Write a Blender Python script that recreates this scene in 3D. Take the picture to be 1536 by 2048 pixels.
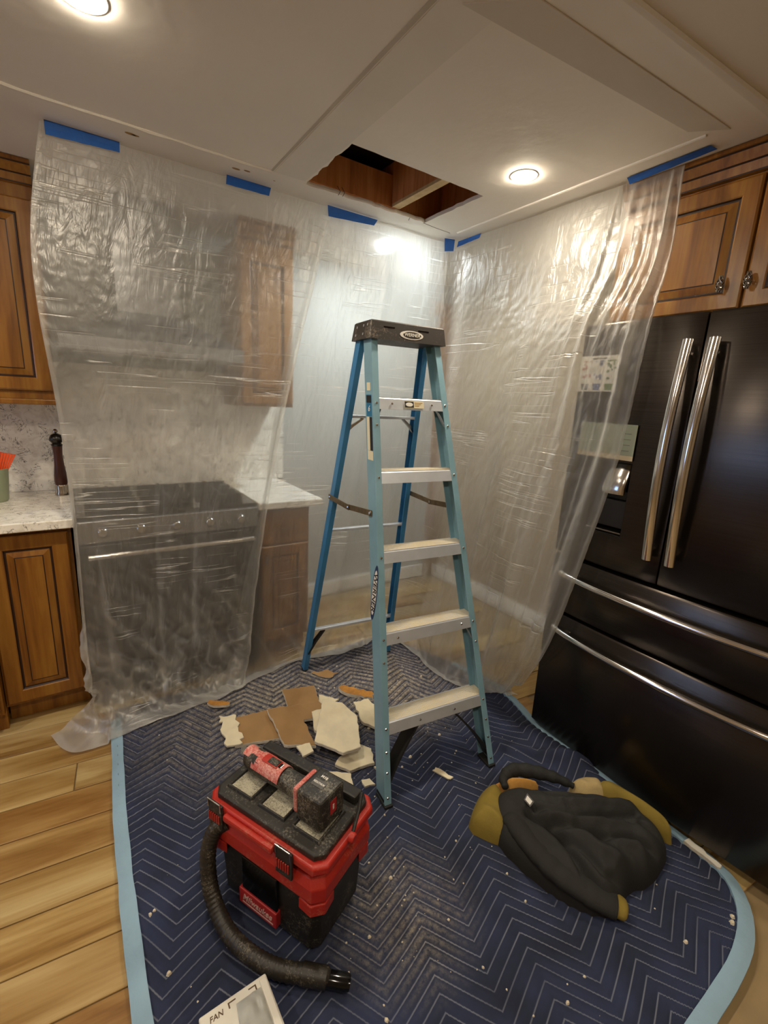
import bpy, bmesh, math, random
import numpy as np
from mathutils import Vector, Matrix, noise

random.seed(7)
for o in list(bpy.data.objects):
    bpy.data.objects.remove(o, do_unlink=True)
scene = bpy.context.scene
COL = scene.collection
PI = math.pi

# ------------------------------------------------------------------ camera
cam_data = bpy.data.cameras.new('camera')
cam = bpy.data.objects.new('camera', cam_data)
COL.objects.link(cam)
cam_data.sensor_fit = 'HORIZONTAL'
cam_data.sensor_width = 36.0
cam_data.lens = 36.0 * 920.49 / 1536.0
cam_data.clip_start = 0.02
RW = ((0.83333853, -0.09121118, 0.54518567),
      (-0.55070477, -0.22203018, 0.8046284),
      (0.04765656, -0.97076419, -0.23525674))      # world axes of image right, image down, view direction
cm = Matrix.Identity(4)
for i in range(3):
    cm[i][0] = RW[i][0]
    cm[i][1] = -RW[i][1]
    cm[i][2] = -RW[i][2]
cm[2][3] = 1.45
cam.matrix_world = cm
scene.camera = cam

# ------------------------------------------------------------------ world and exposure
world = bpy.data.worlds.new('world')
scene.world = world
world.use_nodes = True
bg = world.node_tree.nodes['Background']
bg.inputs['Color'].default_value = (0.35, 0.55, 1.0, 1)
bg.inputs['Strength'].default_value = 0.8
scene.view_settings.view_transform = 'Standard'
scene.view_settings.look = 'None'
scene.view_settings.gamma = 1.0
scene.view_settings.use_curve_mapping = False
scene.view_settings.exposure = 2.6
LAMP = 104.0                 # lens emission of the recessed lamps
CEIL = 2.30
scene.cycles.max_bounces = 9
scene.cycles.diffuse_bounces = 4
scene.cycles.glossy_bounces = 4
scene.cycles.transmission_bounces = 7
scene.cycles.transparent_max_bounces = 10

# ------------------------------------------------------------------ materials
def srgb(r, g, b):
    f = lambda c: (c / 255.0 / 12.92) if c <= 10 else ((c / 255.0 + 0.055) / 1.055) ** 2.4
    return (f(r), f(g), f(b), 1.0)

MATS = {}
class NT:
    """small helper to write node trees"""
    def __init__(s, name):
        m = bpy.data.materials.new(name)
        m.use_nodes = True
        s.m = m
        s.t = m.node_tree
        s.t.nodes.clear()
        s.out = s.n('ShaderNodeOutputMaterial')
        MATS[name] = m
    def n(s, typ, **kw):
        nd = s.t.nodes.new(typ)
        for k, v in kw.items():
            if k.startswith('i_'):
                nd.inputs[k[2:].replace('_', ' ')].default_value = v
            else:
                setattr(nd, k, v)
        return nd
    def l(s, a, b):
        s.t.links.new(a, b)
    def coords(s, kind='Object', scale=(1, 1, 1), rot=(0, 0, 0)):
        c = s.n('ShaderNodeTexCoord')
        mp = s.n('ShaderNodeMapping')
        mp.inputs['Scale'].default_value = scale
        mp.inputs['Rotation'].default_value = rot
        s.l(c.outputs[kind], mp.inputs['Vector'])
        return mp.outputs['Vector']
    def noise(s, vec, scale, detail=3.0, rough=0.5, dist=0.0):
        nd = s.n('ShaderNodeTexNoise')
        nd.inputs['Scale'].default_value = scale
        nd.inputs['Detail'].default_value = detail
        nd.inputs['Roughness'].default_value = rough
        nd.inputs['Distortion'].default_value = dist
        if vec is not None:
            s.l(vec, nd.inputs['Vector'])
        return nd.outputs['Fac']
    def ramp(s, fac, stops):
        r = s.n('ShaderNodeValToRGB')
        e = r.color_ramp.elements
        while len(e) < len(stops):
            e.new(0.5)
        for el, (p, c) in zip(e, stops):
            el.position = p
            el.color = c if len(c) == 4 else (*c, 1)
        s.l(fac, r.inputs['Fac'])
        return r.outputs['Color']
    def mix(s, fac, a, b, mode='MIX'):
        mx = s.n('ShaderNodeMix', data_type='RGBA', blend_type=mode)
        for sock, v in ((mx.inputs[0], fac), (mx.inputs[6], a), (mx.inputs[7], b)):
            if isinstance(v, (int, float)):
                sock.default_value = v
            elif isinstance(v, tuple):
                sock.default_value = v
            else:
                s.l(v, sock)
        return mx.outputs[2]
    def math(s, op, a, b=None):
        nd = s.n('ShaderNodeMath', operation=op)
        for i, v in enumerate((a, b)):
            if v is None:
                continue
            if isinstance(v, (int, float)):
                nd.inputs[i].default_value = v
            else:
                s.l(v, nd.inputs[i])
        return nd.outputs[0]
    def bump(s, h, strength=0.3, dist=0.01):
        b = s.n('ShaderNodeBump')
        b.inputs['Strength'].default_value = strength
        b.inputs['Distance'].default_value = dist
        s.l(h, b.inputs['Height'])
        return b.outputs['Normal']
    def bsdf(s, col, rough=0.5, metal=0.0, normal=None, **kw):
        p = s.n('ShaderNodeBsdfPrincipled')
        for nm, v in (('Base Color', col), ('Roughness', rough), ('Metallic', metal)):
            if isinstance(v, (int, float, tuple)):
                p.inputs[nm].default_value = v
            else:
                s.l(v, p.inputs[nm])
        for k, v in kw.items():
            p.inputs[k.replace('_', ' ')].default_value = v
        if normal is not None:
            s.l(normal, p.inputs['Normal'])
        s.l(p.outputs[0], s.out.inputs['Surface'])
        return p

def simple(name, rgb, rough=0.5, metal=0.0, var=0.12, vscale=12.0, bump=0.0, bscale=60.0, **kw):
    """colour with a little mottling and fine relief"""
    t = NT(name)
    v = t.coords()
    f = t.noise(v, vscale, 4)
    c = srgb(*rgb)
    lo = tuple(x * (1 - var) for x in c[:3]) + (1,)
    hi = tuple(min(1, x * (1 + var)) for x in c[:3]) + (1,)
    colr = t.ramp(f, [(0.3, lo), (0.7, hi)])
    nrm = t.bump(t.noise(v, bscale, 3), bump, 0.01) if bump else None
    t.bsdf(colr, rough, metal, nrm, **kw)

def dusty(name, rgb, dust, amount=0.5, rough=0.5, scale=14.0, metal=0.0, bump=0.0):
    """a surface speckled with plaster dust"""
    t = NT(name)
    v = t.coords()
    f = t.noise(v, scale, 8, 0.75)
    g = t.noise(v, scale * 14, 4, 0.8)
    fac = t.math('MULTIPLY', f, g)
    k = 0.30 - 0.16 * amount
    fc = t.ramp(fac, [(k, (0, 0, 0)), (k + 0.16, (1, 1, 1))])
    nrm = t.bump(g, bump, 0.004) if bump else None
    t.bsdf(t.mix(fc, srgb(*rgb), srgb(*dust)), rough, metal, nrm)

def make_materials():
    simple('ceiling_paint', (236, 229, 218), 0.75, var=0.03, vscale=3, bump=0.12, bscale=18)
    simple('ceiling_patch', (228, 221, 210), 0.8, var=0.03, vscale=5, bump=0.06, bscale=30)
    simple('joint_line', (196, 186, 172), 0.9, var=0.1, vscale=6)
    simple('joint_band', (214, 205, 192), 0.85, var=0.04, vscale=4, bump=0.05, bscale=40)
    simple('wall_paint', (170, 152, 126), 0.8, var=0.03, vscale=3, bump=0.05, bscale=90)
    simple('wall_white', (180, 182, 178), 0.7, var=0.02, vscale=3)
    simple('grout', (150, 128, 92), 0.9, var=0.1)
    simple('lamp_trim', (245, 243, 238), 0.5, var=0.01)
    simple('steel', (190, 188, 184), 0.24, 1.0, var=0.04)
    simple('chrome', (225, 222, 218), 0.14, 1.0, var=0.02)
    simple('dark_chrome', (150, 143, 136), 0.2, 1.0, var=0.02)
    simple('aluminium', (204, 209, 217), 0.4, 0.55, var=0.05, vscale=20)
    dusty('tread_dusty', (204, 200, 194), (214, 202, 172), 0.9, 0.7, 12)
    simple('black_plastic', (26, 25, 25), 0.45, var=0.15)
    simple('black_gloss', (14, 14, 15), 0.12, var=0.1)
    simple('black_rubber', (22, 21, 20), 0.7, var=0.15)
    simple('range_black', (30, 31, 33), 0.22, 0.3, var=0.1)
    simple('range_steel', (150, 152, 156), 0.3, 0.9, var=0.05)
    simple('oven_glass', (16, 18, 20), 0.08, var=0.05)
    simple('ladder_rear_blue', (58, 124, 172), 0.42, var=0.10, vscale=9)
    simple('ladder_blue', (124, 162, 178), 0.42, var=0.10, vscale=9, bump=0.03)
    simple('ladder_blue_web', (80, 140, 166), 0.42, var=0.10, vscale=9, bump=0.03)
    dusty('cap_black', (54, 48, 44), (150, 138, 122), 0.15, 0.5, 9)
    simple('white_print', (232, 228, 220), 0.6, var=0.02)
    simple('black_print', (24, 24, 28), 0.6, var=0.02)
    simple('navy_print', (36, 58, 96), 0.6, var=0.02)
    simple('sticker_blue', (38, 110, 150), 0.5, var=0.02)
    simple('sticker_cream', (222, 214, 184), 0.6, var=0.05)
    simple('tape_blue', (28, 92, 176), 0.6, var=0.08, vscale=25, bump=0.05, bscale=120)
    simple('binding_blue', (142, 172, 192), 0.85, var=0.1, vscale=8, bump=0.2, bscale=70)
    simple('jacket_black', (31, 30, 29), 0.8, var=0.18, vscale=8, bump=0.1, bscale=160)
    simple('jacket_olive', (134, 114, 44), 0.85, var=0.16, vscale=10, bump=0.1, bscale=160)
    simple('jacket_lining', (172, 150, 104), 0.9, var=0.12, vscale=20, bump=0.2, bscale=120)
    simple('jacket_tan', (188, 138, 66), 0.85, var=0.1, vscale=20, bump=0.2, bscale=120)
    simple('drywall_white', (232, 220, 188), 0.9, var=0.06, vscale=24, bump=0.1, bscale=60)
    simple('drywall_core', (206, 198, 182), 0.95, var=0.1, vscale=40, bump=0.4, bscale=90)
    simple('kraft_paper', (164, 128, 84), 0.9, var=0.10, vscale=10, bump=0.05, bscale=60)
    simple('scrap_wood', (176, 122, 52), 0.8, var=0.3, vscale=30, bump=0.3, bscale=60)
    simple('crumb_white', (216, 204, 180), 0.95, var=0.08, vscale=40)
    simple('paper_white', (226, 222, 210), 0.7, var=0.03, vscale=12)
    simple('paper_grey', (176, 178, 172), 0.3, var=0.2, vscale=16, bump=0.3, bscale=14)
    simple('note_green', (150, 158, 140), 0.7, var=0.04, vscale=12)
    simple('note_cream', (196, 180, 150), 0.7, var=0.04, vscale=12)
    simple('print_brown', (92, 70, 52), 0.7, var=0.05)
    simple('icon_red', (178, 110, 96), 0.7, var=0.2, vscale=200)
    simple('icon_blue', (110, 122, 160), 0.7, var=0.2, vscale=200)
    simple('icon_green', (108, 132, 78), 0.7, var=0.25, vscale=200)
    simple('icon_grey', (88, 86, 84), 0.7, var=0.2, vscale=200)
    simple('silicone_orange', (240, 84, 30), 0.45, var=0.06)
    simple('silicone_red', (222, 52, 26), 0.45, var=0.06)
    simple('crock_green', (150, 160, 132), 0.35, var=0.06)
    simple('mill_steel', (178, 166, 152), 0.22, 1.0, var=0.05)
    simple('mill_wood', (70, 36, 26), 0.3, var=0.2)
    simple('mill_black', (30, 24, 20), 0.25, var=0.1)
    dusty('vac_red', (172, 36, 24), (184, 112, 88), 0.16, 0.45, 10)
    dusty('vac_black', (30, 28, 26), (120, 114, 98), 0.10, 0.5, 12, bump=0.1)
    dusty('vac_lid', (36, 34, 31), (140, 134, 118), 0.12, 0.55, 12, bump=0.15)
    dusty('vac_tray', (84, 80, 68), (196, 190, 168), 0.95, 0.7, 16, bump=0.3)
    dusty('hose_black', (38, 34, 29), (140, 132, 112), 0.10, 0.42, 18, bump=0.1)
    dusty('tool_red', (186, 62, 54), (222, 172, 160), 0.75, 0.55, 16)
    dusty('tool_black', (34, 32, 30), (150, 144, 126), 0.35, 0.5, 16)
    simple('badge_red', (168, 40, 40), 0.4, var=0.1)
    simple('badge_print', (206, 170, 160), 0.5, var=0.05)

    # cabinet wood and its dark glaze
    for nm, a, b, c in (('cabinet_wood', (104, 60, 20), (138, 90, 32), (160, 114, 46)),
                        ('joist_wood', (160, 96, 50), (198, 128, 72), (216, 156, 98)),
                        ('joist_pale', (190, 160, 112), (206, 178, 130), (220, 194, 148))):
        t = NT(nm)
        v = t.coords('Object', (9, 9, 0.9))
        f = t.noise(v, 2.2, 6, 0.6, 0.6)
        v2 = t.coords('Object', (60, 60, 3))
        g = t.noise(v2, 1.5, 3)
        f2 = t.math('ADD', t.math('MULTIPLY', f, 0.75), t.math('MULTIPLY', g, 0.25))
        c_ = t.ramp(f2, [(0.32, srgb(*a)), (0.5, srgb(*b)), (0.68, srgb(*c))])
        t.bsdf(c_, 0.32 if nm == 'cabinet_wood' else 0.8, 0, t.bump(g, 0.06, 0.004))
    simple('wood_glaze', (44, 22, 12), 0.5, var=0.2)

    # floor planks: wood-look tile, streaked along its length
    t = NT('plank')
    info = t.n('ShaderNodeObjectInfo')
    c = t.n('ShaderNodeTexCoord')
    off = t.n('ShaderNodeVectorMath', operation='SCALE')
    off.inputs['Scale'].default_value = 37.0
    cmb = t.n('ShaderNodeCombineXYZ')
    t.l(info.outputs['Random'], cmb.inputs[0])
    t.l(info.outputs['Random'], cmb.inputs[1])
    t.l(cmb.outputs[0], off.inputs[0])
    add = t.n('ShaderNodeVectorMath', operation='ADD')
    t.l(c.outputs['Object'], add.inputs[0])
    t.l(off.outputs[0], add.inputs[1])
    mp = t.n('ShaderNodeMapping')
    mp.inputs['Scale'].default_value = (1.1, 9, 1)
    t.l(add.outputs[0], mp.inputs['Vector'])
    f = t.noise(mp.outputs[0], 1.0, 5, 0.55, 0.8)
    mp2 = t.n('ShaderNodeMapping')
    mp2.inputs['Scale'].default_value = (5, 90, 1)
    t.l(add.outputs[0], mp2.inputs['Vector'])
    g = t.noise(mp2.outputs[0], 1.0, 3)
    ff = t.math('ADD', t.math('MULTIPLY', f, 0.86), t.math('MULTIPLY', g, 0.14))
    colr = t.ramp(ff, [(0.30, srgb(112, 84, 48)), (0.42, srgb(152, 124, 78)), (0.52, srgb(178, 156, 112)), (0.66, srgb(202, 186, 146))])
    tint = t.ramp(info.outputs['Random'], [(0.0, srgb(224, 196, 160)), (0.5, srgb(255, 246, 226)), (1.0, srgb(252, 236, 206))])
    t.bsdf(t.mix(1.0, colr, tint, 'MULTIPLY'), 0.36, 0, t.bump(g, 0.05, 0.003))

    # quartz with grey veins and flecks
    t = NT('quartz')
    v = t.coords('Object', (1, 1, 1))
    f = t.noise(v, 17, 5, 0.6, 2.6)
    d = t.math('ABSOLUTE', t.math('SUBTRACT', f, 0.5))
    vein = t.ramp(d, [(0.0, (1, 1, 1)), (0.03, (0, 0, 0))])
    m2 = t.ramp(t.noise(v, 24, 3), [(0.48, (0, 0, 0)), (0.56, (1, 1, 1))])
    k = t.math('MULTIPLY', vein, m2)
    base = t.ramp(t.noise(v, 22, 4, 0.6, 1.0), [(0.30, srgb(222, 214, 200)), (0.55, srgb(250, 246, 236))])
    t.bsdf(t.mix(k, base, srgb(74, 68, 58)), 0.2)

    # dark stainless refrigerator skin
    t = NT('fridge_dark')
    v = t.coords('Object', (1, 1, 140))
    g = t.noise(v, 3.0, 2)
    colr = t.ramp(g, [(0.3, srgb(64, 58, 54)), (0.7, srgb(74, 68, 63))])
    tg = t.n('ShaderNodeTangent', direction_type='RADIAL', axis='Z')
    pb = t.bsdf(colr, 0.24, 0.9, Anisotropic=0.75, Anisotropic_Rotation=0.25)
    t.l(tg.outputs[0], pb.inputs['Tangent'])
    simple('fridge_side', (48, 45, 43), 0.45, 0.3, var=0.1)

    # moving blanket: navy cloth, pale zigzag quilting thread, plaster dust.  UV holds the quilting frame in metres
    t = NT('blanket')
    uvn = t.n('ShaderNodeUVMap', uv_map='quilt')
    sep = t.n('ShaderNodeSeparateXYZ')
    t.l(uvn.outputs[0], sep.inputs[0])
    tri = t.math('PINGPONG', sep.outputs[0], QP / 2)
    ph = t.math('DIVIDE', t.math('SUBTRACT', sep.outputs[1], t.math('MULTIPLY', tri, QSL)), QS)
    fr = t.math('PINGPONG', ph, 0.5)
    obj = t.coords()
    dash = t.ramp(t.noise(obj, 5, 3), [(0.30, (0.45, 0.45, 0.45)), (0.6, (1, 1, 1))])
    thread = t.math('MULTIPLY', t.ramp(fr, [(0.0, (1, 1, 1)), (0.035, (0.7, 0.7, 0.7)), (0.075, (0, 0, 0))]), dash)
    cloth = t.ramp(t.noise(obj, 7, 5), [(0.3, srgb(27, 33, 54)), (0.7, srgb(42, 51, 80))])
    base = t.mix(t.math('MULTIPLY', thread, 0.55), cloth, srgb(148, 152, 164))
    # plaster dust has settled in a patch round the far end of the ladder and in streaks by the vacuum
    c2 = t.n('ShaderNodeTexCoord')
    def blob(cx, cy, r):
        sb = t.n('ShaderNodeVectorMath', operation='SUBTRACT')
        sb.inputs[1].default_value = (cx, cy, 0.02)
        t.l(c2.outputs['Object'], sb.inputs[0])
        ln = t.n('ShaderNodeVectorMath', operation='LENGTH')
        t.l(sb.outputs[0], ln.inputs[0])
        return t.math('SUBTRACT', 1.0, t.math('MINIMUM', t.math('DIVIDE', ln.outputs['Value'], r), 1.0))
    b = t.math('MAXIMUM', t.math('MAXIMUM', blob(1.22, 1.74, 0.50), t.math('MULTIPLY', blob(0.70, 1.95, 0.75), 0.85)),
               t.math('MULTIPLY', blob(0.66, 0.80, 0.26), 0.42))
    grain = t.ramp(t.noise(obj, 70, 6, 0.8), [(0.36, (0, 0, 0)), (0.66, (1, 1, 1))])
    big = t.noise(obj, 11, 4)
    dst = t.math('MULTIPLY', t.math('MULTIPLY', t.math('MULTIPLY', b, 2.3), grain), t.math('ADD', big, 0.15))
    dst = t.math('MULTIPLY', dst, t.ramp(fr, [(0.0, (1, 1, 1)), (0.10, (0.12, 0.12, 0.12)), (0.22, (0.35, 0.35, 0.35)), (0.40, (1, 1, 1))]))
    dst = t.math('MINIMUM', dst, 0.9)
    t.bsdf(t.mix(dst, base, srgb(190, 178, 156)), 0.9, 0, t.bump(t.noise(obj, 220, 3), 0.15, 0.003))

    # polyethylene sheeting: clear film with a milky haze, crinkled
    t = NT('film')
    uvn = t.n('ShaderNodeUVMap', uv_map='sheet')
    mpA = t.n('ShaderNodeMapping'); mpA.inputs['Scale'].default_value = (0.7, 21, 1)
    mpB = t.n('ShaderNodeMapping'); mpB.inputs['Scale'].default_value = (22, 4.5, 1)
    mpC = t.n('ShaderNodeMapping'); mpC.inputs['Scale'].default_value = (11, 9, 1)
    for mpx in (mpA, mpB, mpC):
        t.l(uvn.outputs[0], mpx.inputs['Vector'])
    crease = t.noise(mpA.outputs[0], 1.0, 2, 0.5, 0.15)
    cr = t.ramp(t.math('ABSOLUTE', t.math('SUBTRACT', crease, 0.5)), [(0.0, (1, 1, 1)), (0.012, (0, 0, 0))])
    gate = t.ramp(t.noise(uvn.outputs[0], 3.2, 2), [(0.50, (0, 0, 0)), (0.60, (1, 1, 1))])
    cr = t.math('MULTIPLY', cr, gate)
    pl = t.noise(mpB.outputs[0], 1.0, 4, 0.55, 1.2)
    wr = t.n('ShaderNodeTexVoronoi', feature='DISTANCE_TO_EDGE')
    wr.inputs['Scale'].default_value = 1.4
    t.l(mpC.outputs[0], wr.inputs['Vector'])
    hgt = t.math('ADD', t.math('MULTIPLY', pl, 1.0), t.math('MULTIPLY', cr, 0.30))
    hgt = t.math('ADD', hgt, t.math('MULTIPLY', wr.outputs['Distance'], 0.25))
    nrm = t.bump(hgt, 0.55, 0.02)
    gl = t.n('ShaderNodeBsdfGlossy'); gl.inputs['Roughness'].default_value = 0.40
    gl.inputs['Color'].default_value = (0.92, 0.91, 0.89, 1)
    tl = t.n('ShaderNodeBsdfTranslucent'); tl.inputs['Color'].default_value = srgb(236, 234, 228)
    df = t.n('ShaderNodeBsdfDiffuse'); df.inputs['Color'].default_value = srgb(232, 230, 224)
    for nd in (gl, tl, df):
        t.l(nrm, nd.inputs['Normal'])
    tr = t.n('ShaderNodeBsdfTransparent'); tr.inputs['Color'].default_value = (0.97, 0.97, 0.96, 1)
    rf = t.n('ShaderNodeBsdfRefraction'); rf.inputs['Roughness'].default_value = 0.28
    rf.inputs['IOR'].default_value = 1.022
    rf.inputs['Color'].default_value = (0.96, 0.96, 0.95, 1)
    def mixs(f, a, b):
        m = t.n('ShaderNodeMixShader')
        if isinstance(f, (int, float)):
            m.inputs[0].default_value = f
        else:
            t.l(f, m.inputs[0])
        t.l(a, m.inputs[1]); t.l(b, m.inputs[2])
        return m.outputs[0]
    scat = mixs(0.5, df.outputs[0], tl.outputs[0])
    scat = mixs(0.22, scat, gl.outputs[0])
    clear = mixs(0.46, tr.outputs[0], rf.outputs[0])
    rf2 = t.n('ShaderNodeBsdfRefraction'); rf2.inputs['Roughness'].default_value = 0.55
    rf2.inputs['IOR'].default_value = 1.08; rf2.inputs['Color'].default_value = (0.96, 0.96, 0.95, 1)
    clear = mixs(0.15, clear, rf2.outputs[0])
    lw = t.n('ShaderNodeLayerWeight'); lw.inputs['Blend'].default_value = 0.45
    t.l(nrm, lw.inputs['Normal'])
    att = t.n('ShaderNodeAttribute', attribute_name='fold')
    fold = att.outputs['Fac']
    haze = t.math('ADD', t.math('MULTIPLY', lw.outputs['Facing'], 0.35), t.math('ADD', fold, t.math('ADD', 0.24, t.math('MULTIPLY', cr, 0.45))))
    t.l(mixs(t.math('MINIMUM', haze, 0.95), clear, scat), t.out.inputs['Surface'])

    # glowing lamp lens
    for nm, colr, st in (('lamp_lens', (1.0, 0.87, 0.68, 1), LAMP), ('lamp_lens_cool', (0.86, 0.96, 1.0, 1), LAMP * 1.3)):
        t = NT(nm)
        e = t.n('ShaderNodeEmission')
        e.inputs['Color'].default_value = colr
        e.inputs['Strength'].default_value = st
        t.l(e.outputs[0], t.out.inputs['Surface'])
    t = NT('window_glass')
    g = t.n('ShaderNodeBsdfGlass'); g.inputs['Roughness'].default_value = 0.0; g.inputs['IOR'].default_value = 1.02
    t.l(g.outputs[0], t.out.inputs['Surface'])

QP, QSL, QS = 0.27, 0.80, 0.039          # quilting: zigzag period, leg slope, line spacing
QA = math.radians(-20)
make_materials()
M = MATS

# ------------------------------------------------------------------ mesh helpers
class MB:
    """collects verts and faces; build() links one mesh object"""
    def __init__(s):
        s.v, s.f, s.mi = [], [], []
        s.cur = 0
    def add(s, vs, fs):
        b = len(s.v)
        s.v += [tuple(p) for p in vs]
        for f in fs:
            s.f.append(tuple(i + b for i in f))
            s.mi.append(s.cur)
        return s
    def box(s, lo, hi, mat=None):
        (x0, y0, z0), (x1, y1, z1) = lo, hi
        vs = [(x0, y0, z0), (x1, y0, z0), (x1, y1, z0), (x0, y1, z0), (x0, y0, z1), (x1, y0, z1), (x1, y1, z1), (x0, y1, z1)]
        if mat is not None:
            vs = [mat @ Vector(p) for p in vs]
        return s.add(vs, [(0, 3, 2, 1), (4, 5, 6, 7), (0, 1, 5, 4), (1, 2, 6, 5), (2, 3, 7, 6), (3, 0, 4, 7)])
    def rbox(s, lo, hi, r=0.005, mat=None, seg=2):
        """box with rounded edges"""
        bm = bmesh.new()
        bmesh.ops.create_cube(bm, size=1)
        for v in bm.verts:
            for k in range(3):
                v.co[k] = lo[k] + (v.co[k] + 0.5) * (hi[k] - lo[k])
        r = min(r, 0.49 * min(hi[k] - lo[k] for k in range(3)))
        bmesh.ops.bevel(bm, geom=list(bm.edges), offset=r, segments=seg, profile=0.5, affect='EDGES')
        bm.verts.index_update()
        vs = [(mat @ v.co) if mat is not None else v.co.copy() for v in bm.verts]
        fs = [[v.index for v in f.verts] for f in bm.faces]
        bm.free()
        return s.add(vs, fs)
    def prism(s, poly, z0, z1, mat=None, top_scale=1.0):
        n = len(poly)
        cx = sum(p[0] for p in poly) / n; cy = sum(p[1] for p in poly) / n
        vs = [Vector((x, y, z0)) for x, y in poly] + [Vector((cx + (x - cx) * top_scale, cy + (y - cy) * top_scale, z1)) for x, y in poly]
        if mat is not None:
            vs = [mat @ p for p in vs]
        fs = [tuple(range(n - 1, -1, -1)), tuple(range(n, 2 * n))]
        fs += [(i, (i + 1) % n, n + (i + 1) % n, n + i) for i in range(n)]
        return s.add(vs, fs)
    def loft(s, rings, cap=True, closed=True):
        n = len(rings[0])
        vs = [p for r in rings for p in r]
        fs = []
        for a in range(len(rings) - 1):
            for i in range(n if closed else n - 1):
                j = (i + 1) % n
                fs.append((a * n + i, a * n + j, (a + 1) * n + j, (a + 1) * n + i))
        if cap and closed:
            fs.append(tuple(range(n - 1, -1, -1)))
            fs.append(tuple((len(rings) - 1) * n + i for i in range(n)))
        return s.add(vs, fs)
    def tube(s, pts, rad, n=10, sy=1.0, up=None):
        pts = [Vector(p) for p in pts]
        if not isinstance(rad, (list, tuple)):
            rad = [rad] * len(pts)
        rings = []
        ref = Vector(up) if up else None
        for i, p in enumerate(pts):
            t = (pts[min(i + 1, len(pts) - 1)] - pts[max(i - 1, 0)]).normalized()
            if ref is None:
                ref = Vector((0, 0, 1)) if abs(t.z) < 0.9 else Vector((1, 0, 0))
            u = (ref - t * ref.dot(t)).normalized()
            w = t.cross(u)
            ref = u
            rings.append([p + (u * math.cos(a) * sy + w * math.sin(a)) * rad[i] for a in (2 * PI * k / n for k in range(n))])
        return s.loft(rings)
    def lathe(s, prof, c=(0, 0, 0), n=20, axis='Z'):
        rings = []
        for r, z in prof:
            ring = []
            for k in range(n):
                a = 2 * PI * k / n
                p = (r * math.cos(a), r * math.sin(a), z)
                if axis == 'X':
                    p = (z, p[0], p[1])
                elif axis == 'Y':
                    p = (p[1], z, p[0])
                ring.append((c[0] + p[0], c[1] + p[1], c[2] + p[2]))
            rings.append(ring)
        return s.loft(rings)
    def build(s, name, mats, parent=None, smooth=False, bevel=0.0):
        me = bpy.data.meshes.new(name)
        me.from_pydata([tuple(p) for p in s.v], [], s.f)
        if isinstance(mats, str):
            mats = [mats]
        for m in mats:
            me.materials.append(M[m])
        me.polygons.foreach_set('material_index', s.mi)
        bm = bmesh.new(); bm.from_mesh(me)
        bmesh.ops.recalc_face_normals(bm, faces=bm.faces)
        bm.to_mesh(me); bm.free()
        if smooth:
            me.polygons.foreach_set('use_smooth', [True] * len(me.polygons))
            if smooth != 'all':
                me.set_sharp_from_angle(angle=math.radians(40))
        o = bpy.data.objects.new(name, me)
        COL.objects.link(o)
        if bevel:
            b = o.modifiers.new('bevel', 'BEVEL'); b.width = bevel; b.segments = 2; b.limit_method = 'ANGLE'
        if parent is not None:
            o.parent = parent
        return o

def tag(o, label=None, cat=None, group=None, kind=None):
    for k, v in (('label', label), ('category', cat), ('group', group), ('kind', kind)):
        if v:
            o[k] = v
    return o
def thing(name, label, cat, loc=(0, 0, 0), rz=0.0, group=None):
    o = bpy.data.objects.new(name, None)
    o.empty_display_size = 0.05
    COL.objects.link(o)
    o.location = loc
    o.rotation_euler = (0, 0, rz)
    return tag(o, label, cat, group)
def struct(name, mb, mat, parent=None, **kw):
    o = mb.build(name, mat, parent, **kw)
    if parent is None:
        o['kind'] = 'structure'
    return o
def text_mesh(name, txt, size, mat, parent, matrix, depth=0.0008, sx=1.0, shear=0.0):
    cu = bpy.data.curves.new(name, 'FONT')
    cu.body = txt; cu.size = size; cu.align_x = 'CENTER'; cu.align_y = 'CENTER'
    cu.extrude = depth; cu.shear = shear; cu.offset = size * 0.012
    to = bpy.data.objects.new(name + '_curve', cu)
    COL.objects.link(to)
    dg = bpy.context.evaluated_depsgraph_get()
    me = bpy.data.meshes.new_from_object(to.evaluated_get(dg))
    bpy.data.objects.remove(to, do_unlink=True)
    me.name = name
    me.materials.clear(); me.materials.append(M[mat])
    me.transform(matrix @ Matrix.Diagonal((sx, 1, 1, 1)))
    o = bpy.data.objects.new(name, me)
    COL.objects.link(o)
    if parent is not None:
        o.parent = parent
    return o
def frame(origin, x, y):
    """matrix with given x and y axes (z = x cross y)"""
    x = Vector(x).normalized(); y = Vector(y)
    y = (y - x * y.dot(x)).normalized(); z = x.cross(y)
    m = Matrix.Identity(4)
    for i in range(3):
        m[i][0], m[i][1], m[i][2], m[i][3] = x[i], y[i], z[i], origin[i]
    return m
def ellipse(rx, ry, n=28):
    return [(rx * math.cos(2 * PI * k / n), ry * math.sin(2 * PI * k / n)) for k in range(n)]

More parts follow.
